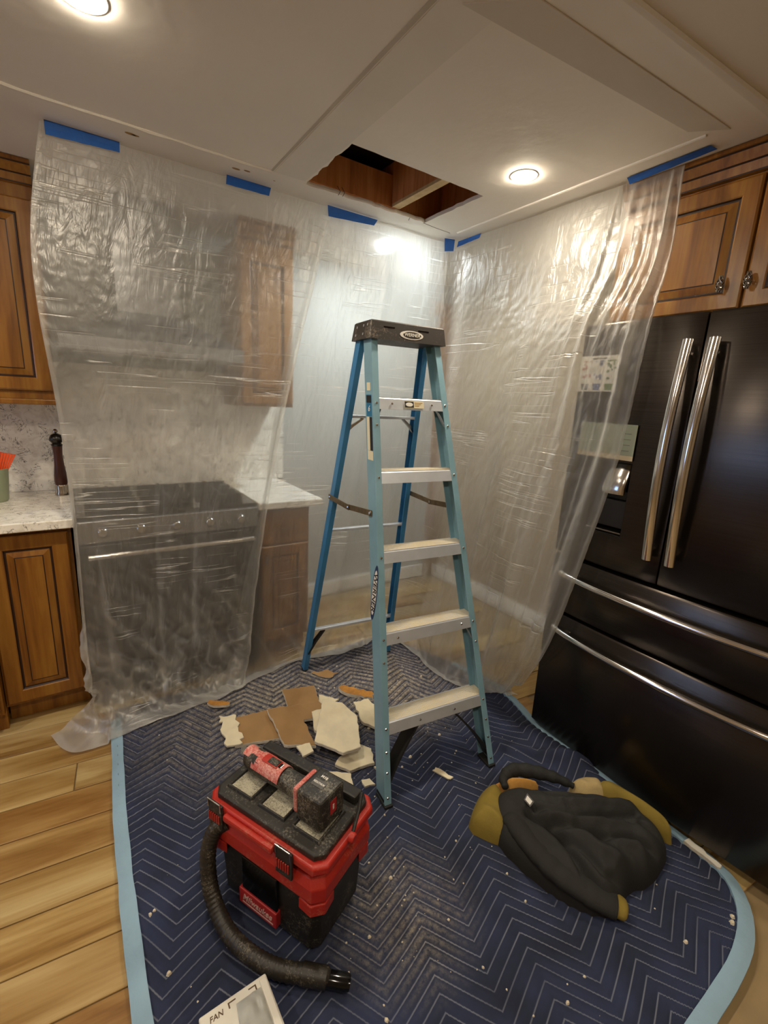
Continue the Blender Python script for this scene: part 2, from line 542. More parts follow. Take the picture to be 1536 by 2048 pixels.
# ------------------------------------------------------------------ the room
XL, XR, YF, YB = -2.6, 2.49, -2.4, 2.92
def room():
    fl = struct('floor', MB().box((XL, YF, -0.06), (XR, YB, -0.0105)), 'grout')
    # wood-look tile planks, laid in rows a few degrees off the wall line
    pw, pl, gap = 0.148, 0.914, 0.004
    a = math.radians(-5.0)
    proto = MB().rbox((gap / 2, gap / 2, -0.0105), (pl - gap / 2, pw - gap / 2, 0), 0.0015, seg=1).build('plank', 'plank', fl)
    me = proto.data
    first = True
    ca, sa = math.cos(a), math.sin(a)
    for r in range(-6, 15):
        # row boundary passes y = 1.305 at x = 0, butt joints staggered by thirds
        y0 = 1.305 + (r - 0) * pw
        shift = {0: -0.118, 1: 0.42, 2: 0.15, 3: -0.275, -1: -0.02}.get(r, (r * 0.305) % pl)
        for k in range(-3, 4):
            x0 = shift + k * pl
            wx, wy = ca * x0 - sa * (y0), sa * x0 + ca * (y0)
            cx, cy = wx + ca * pl / 2, wy + sa * pl / 2
            if not (-1.35 < cx < 2.6 and -0.25 < cy < 2.72):
                continue
            xmin = min(wx, wx + ca * pl); xmax = max(wx, wx + ca * pl)
            if xmax > XR - 0.03 or xmin < XL:
                continue
            o = proto if first else bpy.data.objects.new('plank', me)
            if not first:
                COL.objects.link(o); o.parent = fl
            first = False
            o.location = (wx, wy, 0); o.rotation_euler = (0, 0, a)

    # ceiling drywall with the ragged hole cut in it
    hx0, hx1, hy0, hy1 = 0.885, 1.515, 1.612, 2.005
    rnd = random.Random(3)
    loop = []
    def edge(p, q, n, j):
        for i in range(n):
            t = i / n
            loop.append((p[0] + (q[0] - p[0]) * t + rnd.uniform(-j, j), p[1] + (q[1] - p[1]) * t + rnd.uniform(-j, j)))
    edge((hx0, hy0), (hx1, hy0), 14, 0.0015)
    edge((hx1, hy0), (hx1, hy1), 12, 0.004)
    edge((hx1, hy1), (hx0, hy1), 22, 0.005)
    edge((hx0, hy1), (hx0, hy0), 14, 0.006)
    bm = bmesh.new()
    outer = [bm.verts.new((x, y, CEIL)) for x, y in ((XL, YF), (XR, YF), (XR, YB), (XL, YB))]
    inner = [bm.verts.new((x, y, CEIL)) for x, y in loop]
    es = []
    for lp in (outer, inner):
        for i in range(len(lp)):
            es.append(bm.edges.new((lp[i], lp[(i + 1) % len(lp)])))
    r = bmesh.ops.triangle_fill(bm, use_beauty=True, use_dissolve=False, edges=es)
    faces = [f for f in r['geom'] if isinstance(f, bmesh.types.BMFace)]
    # drop any face that fell inside the hole
    dead = [f for f in faces if hx0 + .03 < f.calc_center_median().x < hx1 - .03 and hy0 + .03 < f.calc_center_median().y < hy1 - .03]
    bmesh.ops.delete(bm, geom=dead, context='FACES')
    ex = bmesh.ops.extrude_face_region(bm, geom=list(bm.faces))
    for v in ex['geom']:
        if isinstance(v, bmesh.types.BMVert):
            v.co.z += 0.016
    bmesh.ops.recalc_face_normals(bm, faces=bm.faces)
    me = bpy.data.meshes.new('ceiling'); bm.to_mesh(me); bm.free()
    me.materials.append(M['ceiling_paint'])
    ce = bpy.data.objects.new('ceiling', me); COL.objects.link(ce); ce['kind'] = 'structure'
    # framing above the hole
    z0, z1 = CEIL + 0.0165, CEIL + 0.20
    for b, m in ((((0.70, 2.000, z0), (1.314, 2.040, z0 + 0.13)), 'joist_wood'),
                 (((1.315, 1.30, z0), (1.353, 2.30, z1)), 'joist_wood'),
                 (((1.356, 2.03, z0), (1.75, 2.068, z1)), 'joist_wood'),
                 (((0.80, 1.30, z0), (0.838, 1.99, z1)), 'joist_wood'),
                 (((1.62, 1.30, z0), (1.658, 2.02, z1)), 'joist_wood')):
        tag(MB().box(*b).build('joist', m, ce, bevel=0.002), 'rough-sawn wooden joist above the cut hole')
    MB().box((1.3135, 1.30, z0 - 0.0004), (1.3545, 1.995, z0 + 0.012)).build('joist_edge', 'joist_pale', ce)
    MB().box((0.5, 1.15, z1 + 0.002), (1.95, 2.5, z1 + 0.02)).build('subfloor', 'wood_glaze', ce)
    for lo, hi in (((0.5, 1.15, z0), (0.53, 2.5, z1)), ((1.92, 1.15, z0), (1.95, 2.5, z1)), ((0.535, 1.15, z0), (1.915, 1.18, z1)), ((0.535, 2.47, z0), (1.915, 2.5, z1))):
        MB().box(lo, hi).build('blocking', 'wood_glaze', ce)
    wire = MB()
    for wx, wy in ((1.03, 1.994), (1.05, 1.992), (1.42, 2.02)):
        wire.tube([(wx, wy, z0 + 0.01), (wx + .008, wy - .012, z0 - .012), (wx - .004, wy - .016, z0 - .03)], 0.0012, 5)
    wire.build('hanging_nail', 'black_print', ce)
    # raised drywall panel, joint bands and the loose seam
    def plate(x0, y0, x1, y1, d, name, mat):
        return MB().box((x0, y0, CEIL - d), (x1, y1, CEIL - 0.0004)).build(name, mat, ce, bevel=0.0025)
    MB().prism([(0.728, -0.6), (0.744, -0.6), (0.742, 1.0), (0.741, 1.98), (0.732, 1.985), (0.728, 1.0)], CEIL - 0.0012, CEIL - 0.0004).build('joint_line', 'joint_line', ce)
    MB().prism([(0.747, -0.6), (0.878, -0.6), (0.878, 1.62), (0.875, 1.98), (0.746, 1.985)], CEIL - 0.0010, CEIL - 0.0004).build('drywall_panel', 'ceiling_patch', ce)
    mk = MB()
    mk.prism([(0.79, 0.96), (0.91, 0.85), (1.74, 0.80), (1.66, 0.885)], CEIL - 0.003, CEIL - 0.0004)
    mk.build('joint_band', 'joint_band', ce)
    MB().prism([(1.02, 0.74), (1.07, 0.725), (1.82, 0.675), (1.82, 0.70)], CEIL - 0.012, CEIL - 0.0004).build('joint_ridge', 'ceiling_patch', ce)
    ridge = MB()
    ridge.tube([(1.725, y, CEIL + 0.001) for y in (0.86, 1.2, 1.6, 2.0)], 0.007, 8)
    ridge.build('joint_ridge', 'ceiling_patch', ce, smooth=True)
    pts = []
    for i in range(41):
        t = i / 40
        x = -0.50 + 1.235 * t
        pts.append((x, 1.985 + 0.007 * noise.noise((x * 7, 3, 0)) + (0.0 if x > -0.05 else (x + 0.05) * 0.2), CEIL - 0.001))
    MB().tube(pts, [0.006 + 0.004 * noise.noise((i * .4, 9, 1)) for i in range(41)], 7).build('loose_seam', 'ceiling_patch', ce, smooth=True)
    sc = MB()
    for x, y, r in ((0.255, 2.045, .011), (0.27, 2.047, .008), (0.62, 2.06, .01), (0.66, 2.05, .008), (0.775, 2.06, 0.003)):
        sc.prism([(x + px, y + py) for px, py in ellipse(r * 1.6, r * .7, 9)], CEIL - 0.0008, CEIL - 0.0002)
    sc.build('paint_chip', 'kraft_paper', ce)
    cr = MB()
    cr.prism([(1.515, 2.012), (1.60, 2.024), (1.70, 2.03), (1.70, 2.0308), (1.60, 2.0255), (1.51, 2.014)], CEIL - 0.0012, CEIL - 0.0004)
    cr.build('hairline_crack', 'print_brown', ce)

    struct('wall_back', MB().box((XL, YB, -0.06), (XR, YB + 0.1, CEIL)), 'wall_white')
    struct('wall_right', MB().box((XR, YF, -0.06), (XR + 0.1, YB + 0.1, CEIL)), 'wall_paint')
    struct('wall_front', MB().box((XL, YF - 0.1, -0.06), (XR, YF, CEIL)), 'wall_paint')
    w = MB()
    wy0, wy1, wz0, wz1 = 1.25, 2.15, 0.95, 1.75
    w.box((XL - 0.1, YF - 0.1, -0.06), (XL, wy0, CEIL))
    w.box((XL - 0.1, wy1, -0.06), (XL, YB + 0.1, CEIL))
    w.box((XL - 0.1, wy0, -0.06), (XL, wy1, wz0))
    w.box((XL - 0.1, wy0, wz1), (XL, wy1, CEIL))
    struct('wall_left', w, 'wall_paint')
    wf = MB()
    wf.box((XL - .06, wy0, wz0), (XL + .012, wy1, wz0 + .05)); wf.box((XL - .06, wy0, wz1 - .05), (XL + .012, wy1, wz1))
    wf.box((XL - .06, wy0, wz0 + .05), (XL + .012, wy0 + .05, wz1 - .05)); wf.box((XL - .06, wy1 - .05, wz0 + .05), (XL + .012, wy1, wz1 - .05))
    wf.box((XL - .05, (wy0 + wy1) / 2 - .02, wz0 + .05), (XL + .005, (wy0 + wy1) / 2 + .02, wz1 - .05))
    win = struct('window_1', wf, 'lamp_trim')
    for s in (0, 1):
        a0 = wy0 + .05 if s == 0 else (wy0 + wy1) / 2 + .02
        a1 = (wy0 + wy1) / 2 - .02 if s == 0 else wy1 - .05
        MB().box((XL - .03, a0, wz0 + .05), (XL - .026, a1, wz1 - .05)).build('pane', 'window_glass', win)
    # wooden door casing beyond the plastic, baseboards
    tr = MB()
    tr.box((2.40, YB - .022, 0), (2.488, YB - .0005, 2.1)); tr.box((2.36, YB - .024, 2.1), (2.488, YB - .0005, 2.19))
    struct('trim_1', tr, 'cabinet_wood')
    struct('baseboard_back', MB().box((1.10, YB - .015, 0), (2.395, YB - .0005, 0.10)), 'lamp_trim')
    struct('baseboard_right', MB().box((XR - .015, 1.25, 0), (XR - .0005, 2.88, 0.10)), 'lamp_trim')
room()

# recessed ceiling lamps
def lamp(x, y, label, lens='lamp_lens', group='recessed ceiling lamps'):
    t = thing('recessed_lamp', label, 'lamp', (x, y, CEIL), 0, group)
    r = 0.043
    MB().lathe([(r + .008, -0.0005), (r + .008, -.0014), (r + .005, -.0022), (r, -.0018), (r, -0.0005)], n=36).build('trim_ring', 'lamp_trim', t, smooth=True)
    MB().lathe([(r - .0005, -.0008), (r - .0005, -.0034), (r * .92, -.0050), (r * .6, -.0060), (r * .2, -.0063)], n=36).build('lens', lens, t, smooth=True)
lamp(1.505, 1.39, 'bright recessed ceiling lamp right of the square ceiling hole')
lamp(0.105, 1.463, 'bright recessed lamp at the top left edge of the ceiling')
lamp(1.56, 2.376, 'recessed lamp glowing behind the plastic near the ladder top', 'lamp_lens_cool')
lamp(0.10, -0.25, 'unseen recessed lamp added as fill straight behind the camera')  # unseen lamps from here down, added as fill light for the room
lamp(1.50, -0.90, 'unseen recessed lamp added as fill behind the camera to the right')
lamp(-1.3, 1.46, 'unseen recessed lamp added as fill over the left of the room')
lamp(-1.3, -0.25, 'unseen recessed lamp added as fill behind the camera to the left')

# ------------------------------------------------------------------ cabinets
def panel_door(parent, name, x0, x1, z0, z1, y, stile=0.055, knob=None, panel=True):
    """raised panel door; front faces -y, its back lies at y"""
    T = 0.02
    def rect(i, yy):
        return [(x0 + i, yy, z0 + i), (x1 - i, yy, z0 + i), (x1 - i, yy, z1 - i), (x0 + i, yy, z1 - i)]
    mb = MB()
    s = stile
    rings = [rect(0, y), rect(0, y - T + .005), rect(.006, y - T), rect(s, y - T), rect(s + .004, y - T + .003), rect(s + .008, y - T + .009)]
    for a in range(len(rings) - 1):
        mb.cur = 1 if a == 4 else 0
        mb.loft([rings[a], rings[a + 1]], cap=False)
    mb.cur = 0
    mb.add(rings[0], [(3, 2, 1, 0)])
    d = mb.build(name, ['cabinet_wood', 'wood_glaze'], parent)
    pm = MB()
    i0 = s + .008
    i1 = i0 + min(.03, (x1 - x0) * .1)
    rr = [rect(i0, y - T + .009), rect(i0 + .005, y - T + .009), rect(i1, y - T + .002), rect(i1 + .004, y - T + .001), rect(i1 + .008, y - T + .001)]
    for a in range(len(rr) - 1):
        pm.cur = 1 if a in (0, 2) else 0
        pm.loft([rr[a], rr[a + 1]], cap=False)
    pm.cur = 0
    pm.add(rr[-1], [(0, 1, 2, 3)])
    pm.build('panel', ['cabinet_wood', 'wood_glaze'], d)
    if knob:
        kx, kz = knob
        k = MB()
        k.tube([(kx, y - T, kz), (kx, y - T - .012, kz)], .005, 8)
        for q in range(5):          # birdcage knob: woven ribs around an oval
            a0 = 2 * PI * q / 5
            for sg in (1, -1):
                pts = []
                for st in range(9):
                    u = st / 8
                    rr_ = 0.011 * math.sin(PI * min(max(u, .06), .94)) ** .6
                    aa = a0 + sg * u * PI * 1.2
                    pts.append((kx + rr_ * math.cos(aa), y - T - .022 + rr_ * math.sin(aa) * .8, kz - .026 + .052 * u))
                k.tube(pts, .0018, 5)
        k.build('knob', 'dark_chrome', d, smooth=True)
    return d

def crown(parent, x0, x1, yf, z0, z1, out=0.05):
    prof = [(yf, z0), (yf - .016, z0 + .002), (yf - .016, z0 + .007), (yf - .022, z0 + .032), (yf - .028, z0 + .036), (yf - out + .006, z1 - .018), (yf - out, z1 - .014), (yf - out - .004, z1 - .012), (yf - out - .004, z1), (yf, z1)]
    m = MB()
    n = len(prof)
    for i in range(n):
        (ya, za), (yb, zb) = prof[i], prof[(i + 1) % n]
        m.cur = 1 if i in (1, 3, 5) else 0
        m.add([(x0, ya, za), (x1, ya, za), (x1, yb, zb), (x0, yb, zb)], [(0, 1, 2, 3)])
    m.cur = 0
    for x in (x0, x1):
        m.add([(x, p[0], p[1]) for p in prof], [tuple(range(n))])
    m.build('crown', ['cabinet_wood', 'wood_glaze'], parent)

# left wall cabinet and base cabinet beside the range
t = thing('wall_cabinet', 'tall wooden wall cabinet with raised panel above the left countertop', 'cabinet', (-0.055, 2.57, 0))
MB().box((-0.62, 0, 1.385), (0, 0.345, 2.215)).build('body', 'cabinet_wood', t)
MB().box((-0.62, -.022, 1.36), (0.002, 0.345, 1.3845)).build('light_rail', 'cabinet_wood', t, bevel=.006)
panel_door(t, 'door', -0.305, -0.006, 1.42, 2.165, -0.0005, 0.05)
panel_door(t, 'door', -0.612, -0.311, 1.42, 2.165, -0.0005, 0.05)
crown(t, -0.62, 0.004, 0.0, 2.2155, CEIL - .002)

t = thing('base_cabinet', 'wooden base cabinet with raised panel door left of the range', 'cabinet', (-0.05, 2.285, 0))
MB().box((-0.295, 0, 0.10), (0, 0.62, 0.876)).build('body', 'cabinet_wood', t)
MB().box((-0.295, 0.06, 0.001), (0, 0.10, 0.0995)).build('toe_kick', 'cabinet_wood', t)
panel_door(t, 'door', -0.29, -0.012, 0.115, 0.855, -0.0005, 0.055)

t = thing('base_cabinet', 'dark wooden cabinet end jutting into the far left edge above the floor', 'cabinet', (-0.348, 2.23, 0))
MB().box((-0.62, 0, 0.10), (0, 0.67, 0.876)).build('body', 'cabinet_wood', t)
MB().box((-0.62, 0.05, 0.001), (0, 0.09, 0.0995)).build('toe_kick', 'cabinet_wood', t)
panel_door(t, 'door', -0.60, -0.012, 0.115, 0.855, -0.0005, 0.055)

tag(MB().rbox((-0.97, 2.222, 0.8775), (-0.034, 2.90, 0.915), 0.004).build('countertop', 'quartz'), 'pale veined quartz countertop left of the range with mill and crock', 'countertop')
tag(MB().box((-0.97, 2.9005, 0.9155), (1.14, 2.9195, 1.56)).build('backsplash', 'quartz'), 'veined quartz backsplash on the wall behind the left counter', 'backsplash')

# cabinets right of the range, behind the plastic
t = thing('base_cabinet', 'narrow wooden base cabinet with drawer seen through the plastic', 'cabinet', (0.76, 2.285, 0))
MB().box((0, 0, 0.10), (0.285, 0.61, 0.876)).build('body', 'cabinet_wood', t)
MB().box((0, 0.06, 0.001), (0.285, 0.10, 0.0995)).build('toe_kick', 'cabinet_wood', t)
panel_door(t, 'door', 0.008, 0.277, 0.115, 0.665, -0.0005, 0.055, (0.03, .6))
d = MB().rbox((0.008, -.0205, 0.675), (0.277, -.0005, 0.855), .004).build('drawer', 'cabinet_wood', t)
MB().tube([(.10, -.021, .765), (.10, -.045, .765), (.19, -.045, .765), (.19, -.021, .765)], .005, 8).build('handle', 'dark_chrome', d, smooth=True)
tag(MB().rbox((0.745, 2.222, 0.8775), (1.10, 2.90, 0.915), 0.006).build('countertop', 'quartz'), 'short pale quartz countertop right of the range behind the plastic', 'countertop')
t = thing('wall_cabinet', 'wooden wall cabinet right of the hood, blurred behind the plastic', 'cabinet', (0.77, 2.57, 0))
MB().box((0, 0, 1.385), (0.30, 0.345, 2.215)).build('body', 'cabinet_wood', t)
panel_door(t, 'door', 0.006, 0.294, 1.40, 2.165, -0.0005, 0.05)
crown(t, 0, 0.30, 0.0, 2.2155, CEIL - .002)

# range
def kitchen_range():
    t = thing('range', 'dark stainless kitchen range with handle bar and knobs behind plastic sheeting', 'range', (-0.028, 2.245, 0))
    W = 0.765
    MB().rbox((0, 0.02, 0.03), (W, 0.63, 0.90), .004).build('body', 'range_black', t)
    MB().rbox((0, 0.0, 0.9005), (W, 0.645, 0.915), .004).build('cooktop', 'black_gloss', t)
    g = MB()
    for k in range(3):
        cx = .14 + k * .243
        for dy in (.12, .24, .36, .48):
            g.box((cx - .105, dy, .9155), (cx + .105, dy + .014, .945))
        g.box((cx - .007, .10, .93), (cx + .007, .52, .947))
    g.build('grate', 'black_rubber', t)
    p = MB().rbox((0, -.028, 0.80), (W, 0.0195, 0.8995), .006).build('control_panel', 'range_steel', t)
    for k in range(5):
        MB().lathe([(.024, -.0285), (.022, -.05), (.016, -.056), (.004, -.057)], (.09 + k * .146, 0, .85), 18, 'Y').build('knob', 'steel', t, smooth=True)
    d = MB().rbox((0, -.02, 0.235), (W, 0.0195, 0.79), .006).build('oven_door', 'range_black', t)
    MB().rbox((.09, -.0235, .30), (W - .09, -.0205, .66), .001).build('window', 'oven_glass', d)
    h = MB().tube([(.03, -.048, .745), (W - .03, -.048, .745)], .0125, 12)
    for hx in (.06, W - .06):
        h.tube([(hx, -.02, .745), (hx, -.048, .745)], .009, 8)
    h.build('handle', 'chrome', d, smooth=True)
    MB().rbox((0, -.015, 0.035), (W, 0.0195, 0.225), .006).build('drawer', 'range_black', t)
    for lx, ly in ((.03, .06), (W - .03, .06), (.03, .58), (W - .03, .58)):
        MB().tube([(lx, ly, 0), (lx, ly, .0295)], .014, 10).build('foot', 'black_rubber', t)
kitchen_range()
t = thing('range_hood', 'stainless chimney hood over the range, hazy behind the plastic', 'hood', (-0.02, 2.40, 0))
MB().loft([[(0, 0, 1.60), (.76, 0, 1.60), (.76, .50, 1.60), (0, .50, 1.60)], [(0, 0, 1.655), (.76, 0, 1.655), (.76, .50, 1.655), (0, .50, 1.655)],
           [(.235, .22, 1.80), (.525, .22, 1.80), (.525, .50, 1.80), (.235, .50, 1.80)]]).build('canopy', 'range_steel', t)
MB().box((.24, .225, 1.8005), (.52, .50, CEIL - .002)).build('chimney', 'range_steel', t)

# counter items
t = thing('pepper_mill', 'slim wood and steel pepper mill standing against the backsplash', 'pepper mill', (-0.076, 2.76, 0.9155))
MB().lathe([(.0, 0), (.031, 0), (.031, .012), (.027, .02), (.028, .045), (.025, .052)], n=24).build('base', 'mill_steel', t, smooth=True)
MB().lathe([(.025, .0525), (.028, .07), (.027, .10), (.021, .15), (.0185, .20), (.021, .235), (.022, .242)], n=24).build('body', 'mill_wood', t, smooth=True)
MB().lathe([(.022, .2425), (.024, .25), (.018, .256), (.029, .268), (.030, .278), (.022, .296), (.008, .304)], n=24).build('head', 'mill_black', t, smooth=True)
MB().lathe([(.003, .3045), (.010, .310), (.010, .318), (.004, .325)], n=16).build('finial', 'mill_steel', t, smooth=True)

t = thing('utensil_crock', 'pale green ceramic crock at the left edge of the counter', 'crock', (-0.335, 2.70, 0.9155))
MB().lathe([(.0, 0), (.050, 0), (.056, .01), (.068, .145), (.071, .15), (.068, .152), (.063, .146), (.05, .02), (.0, .015)], n=32).build('body', 'crock_green', t, smooth=True)
def fan(px, py, ang, matn, label, z0, h, w0, w1):
    t = thing('silicone_brush', label, 'utensil', (px, py, z0))
    m = MB()
    n = 9
    sx, cz = math.sin(ang), math.cos(ang)
    for i in range(n):
        u0 = -1 + 2 * i / n; u1 = -1 + 2 * (i + .82) / n
        for dy, in ((0,),):
            q = [(w0 * u0, 0), (w0 * u1, 0), (w1 * u1, h), (w1 * u0, h)]
            pts = [(x * cz + z * sx, 0, -x * sx + z * cz) for x, z in q]
            m.loft([[(x, -.011, z) for x, _, z in pts], [(x, .011, z) for x, _, z in pts]])
    m.build('bristle', matn, t)
    MB().tube([(-.10 * sx, 0, -.10 * cz), (0.004 * sx, 0, .004 * cz)], .008, 8).build('handle', matn, t)
fan(-0.30, 2.70, 0.25, 'silicone_orange', 'orange ribbed silicone brush standing in the green crock', 1.055, 0.085, .03, .048)
fan(-0.345, 2.715, -0.08, 'silicone_red', 'red silicone spatula head behind the orange brush in crock', 1.09, 0.13, .026, .03)

# ------------------------------------------------------------------ cabinet over the refrigerator (front faces -x)
t = thing('wall_cabinet', 'golden wooden cabinet with birdcage knobs above the refrigerator', 'cabinet', (1.905, 0.735, 0), -PI / 2)
MB().box((-0.47, 0, 1.79), (0.47, 0.57, 2.215)).build('body', 'cabinet_wood', t)
panel_door(t, 'door', -0.465, -0.004, 1.805, 2.205, -0.0005, 0.05, (-0.062, 1.885))
panel_door(t, 'door', 0.004, 0.465, 1.805, 2.205, -0.0005, 0.05, (0.018, 1.885))
crown(t, -0.47, 0.47, 0.0, 2.2155, CEIL - .002, 0.045)

# ------------------------------------------------------------------ refrigerator
FX = 1.65
def fridge():
    t = thing('refrigerator', 'dark stainless french door refrigerator with curved chrome handles', 'refrigerator', (FX, 0, 0))
    Y0, Y1 = 0.19, 1.135
    yc, hw = (Y0 + Y1) / 2, (Y1 - Y0) / 2
    bul = lambda y: -0.020 * (1 - ((y - yc) / hw) ** 2)
    MB().box((0.075, Y0 + .005, 0.03), (0.82, Y1 - .005, 1.745)).build('body', 'fridge_side', t)
    MB().box((0.06, Y0 + .01, 0.002), (0.20, Y1 - .01, 0.0295)).build('base_grille', 'black_plastic', t)
    def front(name, ya, yb, za, zb, hole=None):
        n = 14
        ys = sorted(set([ya + (yb - ya) * i / n for i in range(n + 1)] + ([hole[0], hole[1]] if hole else [])))
        zs = [za, za + .008] + ([hole[2], hole[3]] if hole else []) + [zb - .008, zb]
        xs = lambda y, z: bul(y) + (0.006 if z in (za, zb) else 0) + (0.004 if y in (ya, yb) else 0)
        mb = MB()
        idx = {}
        for i, y in enumerate(ys):
            for j, z in enumerate(zs):
                idx[i, j] = len(mb.v); mb.v.append((xs(y, z), y, z))
        for i in range(len(ys) - 1):
            for j in range(len(zs) - 1):
                if hole and hole[0] - 1e-6 <= ys[i] and ys[i + 1] <= hole[1] + 1e-6 and abs(zs[j] - hole[2]) < 1e-6:
                    continue
                mb.f.append((idx[i, j], idx[i + 1, j], idx[i + 1, j + 1], idx[i, j + 1])); mb.mi.append(0)
        # rim and back
        rim = [(i, 0) for i in range(len(ys))] + [(len(ys) - 1, j) for j in range(1, len(zs))] + [(i, len(zs) - 1) for i in range(len(ys) - 2, -1, -1)] + [(0, j) for j in range(len(zs) - 2, 0, -1)]
        b = len(mb.v)
        for i, j in rim:
            mb.v.append((0.070, ys[i], zs[j]))
        L = len(rim)
        for k in range(L):
            mb.f.append((idx[rim[k]], idx[rim[(k + 1) % L]], b + (k + 1) % L, b + k)); mb.mi.append(0)
        mb.f.append(tuple(b + k for k in range(L))); mb.mi.append(0)
        o = mb.build(name, 'fridge_dark', t, smooth=True)
        if hole:
            h0, h1, h2, h3 = hole
            r = MB()
            D = 0.06
            q = [(bul(h0), h0, h2), (bul(h1), h1, h2), (bul(h1), h1, h3), (bul(h0), h0, h3)]
            w = [(D, h0 + .008, h2 + .012), (D, h1 - .008, h2 + .012), (D, h1 - .008, h3 - .01), (D, h0 + .008, h3 - .01)]
            r.loft([q, w], cap=False); r.add(w, [(0, 1, 2, 3)])
            r.build('dispenser_recess', 'black_gloss', o)
            MB().rbox((0.004, h0 + .012, h2 + .005), (0.05, h1 - .012, h2 + .012), .002).build('drip_tray', 'dark_chrome', o)
            MB().rbox((0.038, h0 + .012, h2 + .02), (0.0595, h1 - .012, h2 + .125), .003).build('back_plate', 'fridge_side', o)
            c = (h0 + h1) / 2 - .012
            lev = []
            for zz, xx in ((h3 - .012, .030), (h3 - .05, .012), (h3 - .10, -.004), (h3 - .122, -.002)):
                lev.append([(xx + .014 * (1 - math.cos(a)) , c + .046 * math.sin(a), zz) for a in [(-1 + 2 * k / 10) * 1.3 for k in range(11)]]
                           + [(xx + .03 + .002, c - .04 * (-1 + 2 * k / 6), zz) for k in range(7)])
            MB().loft(lev).build('lever', 'chrome', o, smooth=True)
        return o
    yg = 0.709
    ld = front('left_door', yg + .004, Y1, 0.873, 1.76, (0.862, 1.03, 1.0, 1.275))
    rd = front('right_door', Y0, yg - .004, 0.873, 1.76)
    d1 = front('upper_drawer', Y0, Y1, 0.622, 0.857)
    d2 = front('freezer_drawer', Y0, Y1, 0.045, 0.608)
    for door, y, lab in ((ld, yg + .033, 'left'), (rd, yg - .041, 'right')):
        m = MB()
        pts = []
        for k in range(21):
            u = k / 20
            pts.append((-.048 - .030 * math.sin(PI * u), y, 0.962 + .715 * u))
        m.tube(pts, 0.0165, 14, 0.7)
        for zz in (1.0, 1.64):
            m.tube([(bul(y) + .002, y, zz), (-.06, y, zz)], .009, 8)
        m.build('handle', 'chrome', door, smooth=True)
    for dr, z in ((d1, .792), (d2, .548)):
        m = MB()
        pts = []
        for k in range(29):
            u = k / 28
            y = Y0 + .06 + (Y1 - Y0 - .12) * u
            pts.append((-.024 - .050 * math.sin(PI * u) ** .7, y, z))
        m.tube(pts, 0.0125, 12)
        for k in (2, 26):
            m.tube([(bul(pts[k][1]) + .002, pts[k][1], z), (pts[k][0], pts[k][1], z)], .008, 8)
        m.build('handle', 'chrome', dr, smooth=True)
    return bul
bul = fridge()

# papers on the refrigerator door
def sheet_paper(name, label, ya, yb, za, zb, tilt=0.0):
    t = thing(name, label, 'paper', (FX + bul((ya + yb) / 2) - .0055, (ya + yb) / 2, (za + zb) / 2))
    t.rotation_euler = (0, 0, -math.atan(0.04 * ((ya + yb) / 2 - .6625) / .2233))
    return t
t = sheet_paper('sorting_chart', 'white chart with three columns of coloured icons on the refrigerator door', .97, 1.13, 1.52, 1.648)
m = MB().box((-.0006, -.08, -.064), (.0, .08, .064)).build('page', 'paper_white', t)
def fdot(mb, y, z, rx, rz, n=10):
    mb.loft([[(-.0012, y + rx * math.cos(2 * PI * k / n), z + rz * math.sin(2 * PI * k / n)) for k in range(n)],
             [(-.0007, y + rx * math.cos(2 * PI * k / n), z + rz * math.sin(2 * PI * k / n)) for k in range(n)]])
rr = random.Random(5)
for yc_, mat in ((.05, 'icon_red'), (.0, 'icon_blue'), (-.05, 'icon_green')):
    for k in range(9 if mat == 'icon_green' else 6):
        p = MB()
        fdot(p, yc_ + rr.uniform(-.017, .017), -.02 + .058 * rr.random(), rr.uniform(.004, .007), rr.uniform(.004, .007))
        p.build('printed_icon', mat, t)
    MB().box((-.0012, yc_ - .019, .043), (-.0007, yc_ + .019, .047)).build('printed_heading', mat, t)
    b = MB()
    b.loft([[(xx, yc_ - .012, -.058), (xx, yc_ + .012, -.058), (xx, yc_ + .017, -.036), (xx, yc_ - .017, -.036)] for xx in (-.0012, -.0007)])
    b.build('printed_bin', {'icon_red': 'icon_grey', 'icon_blue': 'icon_blue', 'icon_green': 'icon_green'}[mat], t)
p = MB(); p.box((-.0012, -.03, .052), (-.0007, .03, .056)); p.build('printed_title', 'icon_grey', t)
t = sheet_paper('door_note', 'pale green note sheet above the water dispenser', .862, 1.088, 1.283, 1.408)
MB().box((-.0006, -.113, -.045), (0, .113, .063)).build('page', 'note_green', t)
MB().box((-.0006, -.113, -.063), (0, .113, -.0455)).build('footer_strip', 'note_cream', t)
p = MB()
for k in range(4):
    p.box((-.0012, -.095, .03 - k * .02), (-.0007, -.06, .0315 - k * .02))
p.build('printed_line', 'icon_grey', t)

# ------------------------------------------------------------------ plastic sheeting
def cr_eval(P, t):
    """Catmull-Rom through rows of P (n, ...) at parameters t in [0, n-1]"""
    n = P.shape[0]
    t = np.clip(t, 0, n - 1 - 1e-9)
    i = np.floor(t).astype(int); f = t - i
    g = lambda k: P[np.clip(k, 0, n - 1)]
    f = f.reshape((-1,) + (1,) * (P.ndim - 1))
    p0, p1, p2, p3 = g(i - 1), g(i), g(i + 1), g(i + 2)
    return 0.5 * (2 * p1 + (p2 - p0) * f + (2 * p0 - 5 * p1 + 4 * p2 - p3) * f ** 2 + (3 * p1 - p0 - 3 * p2 + p3) * f ** 3)

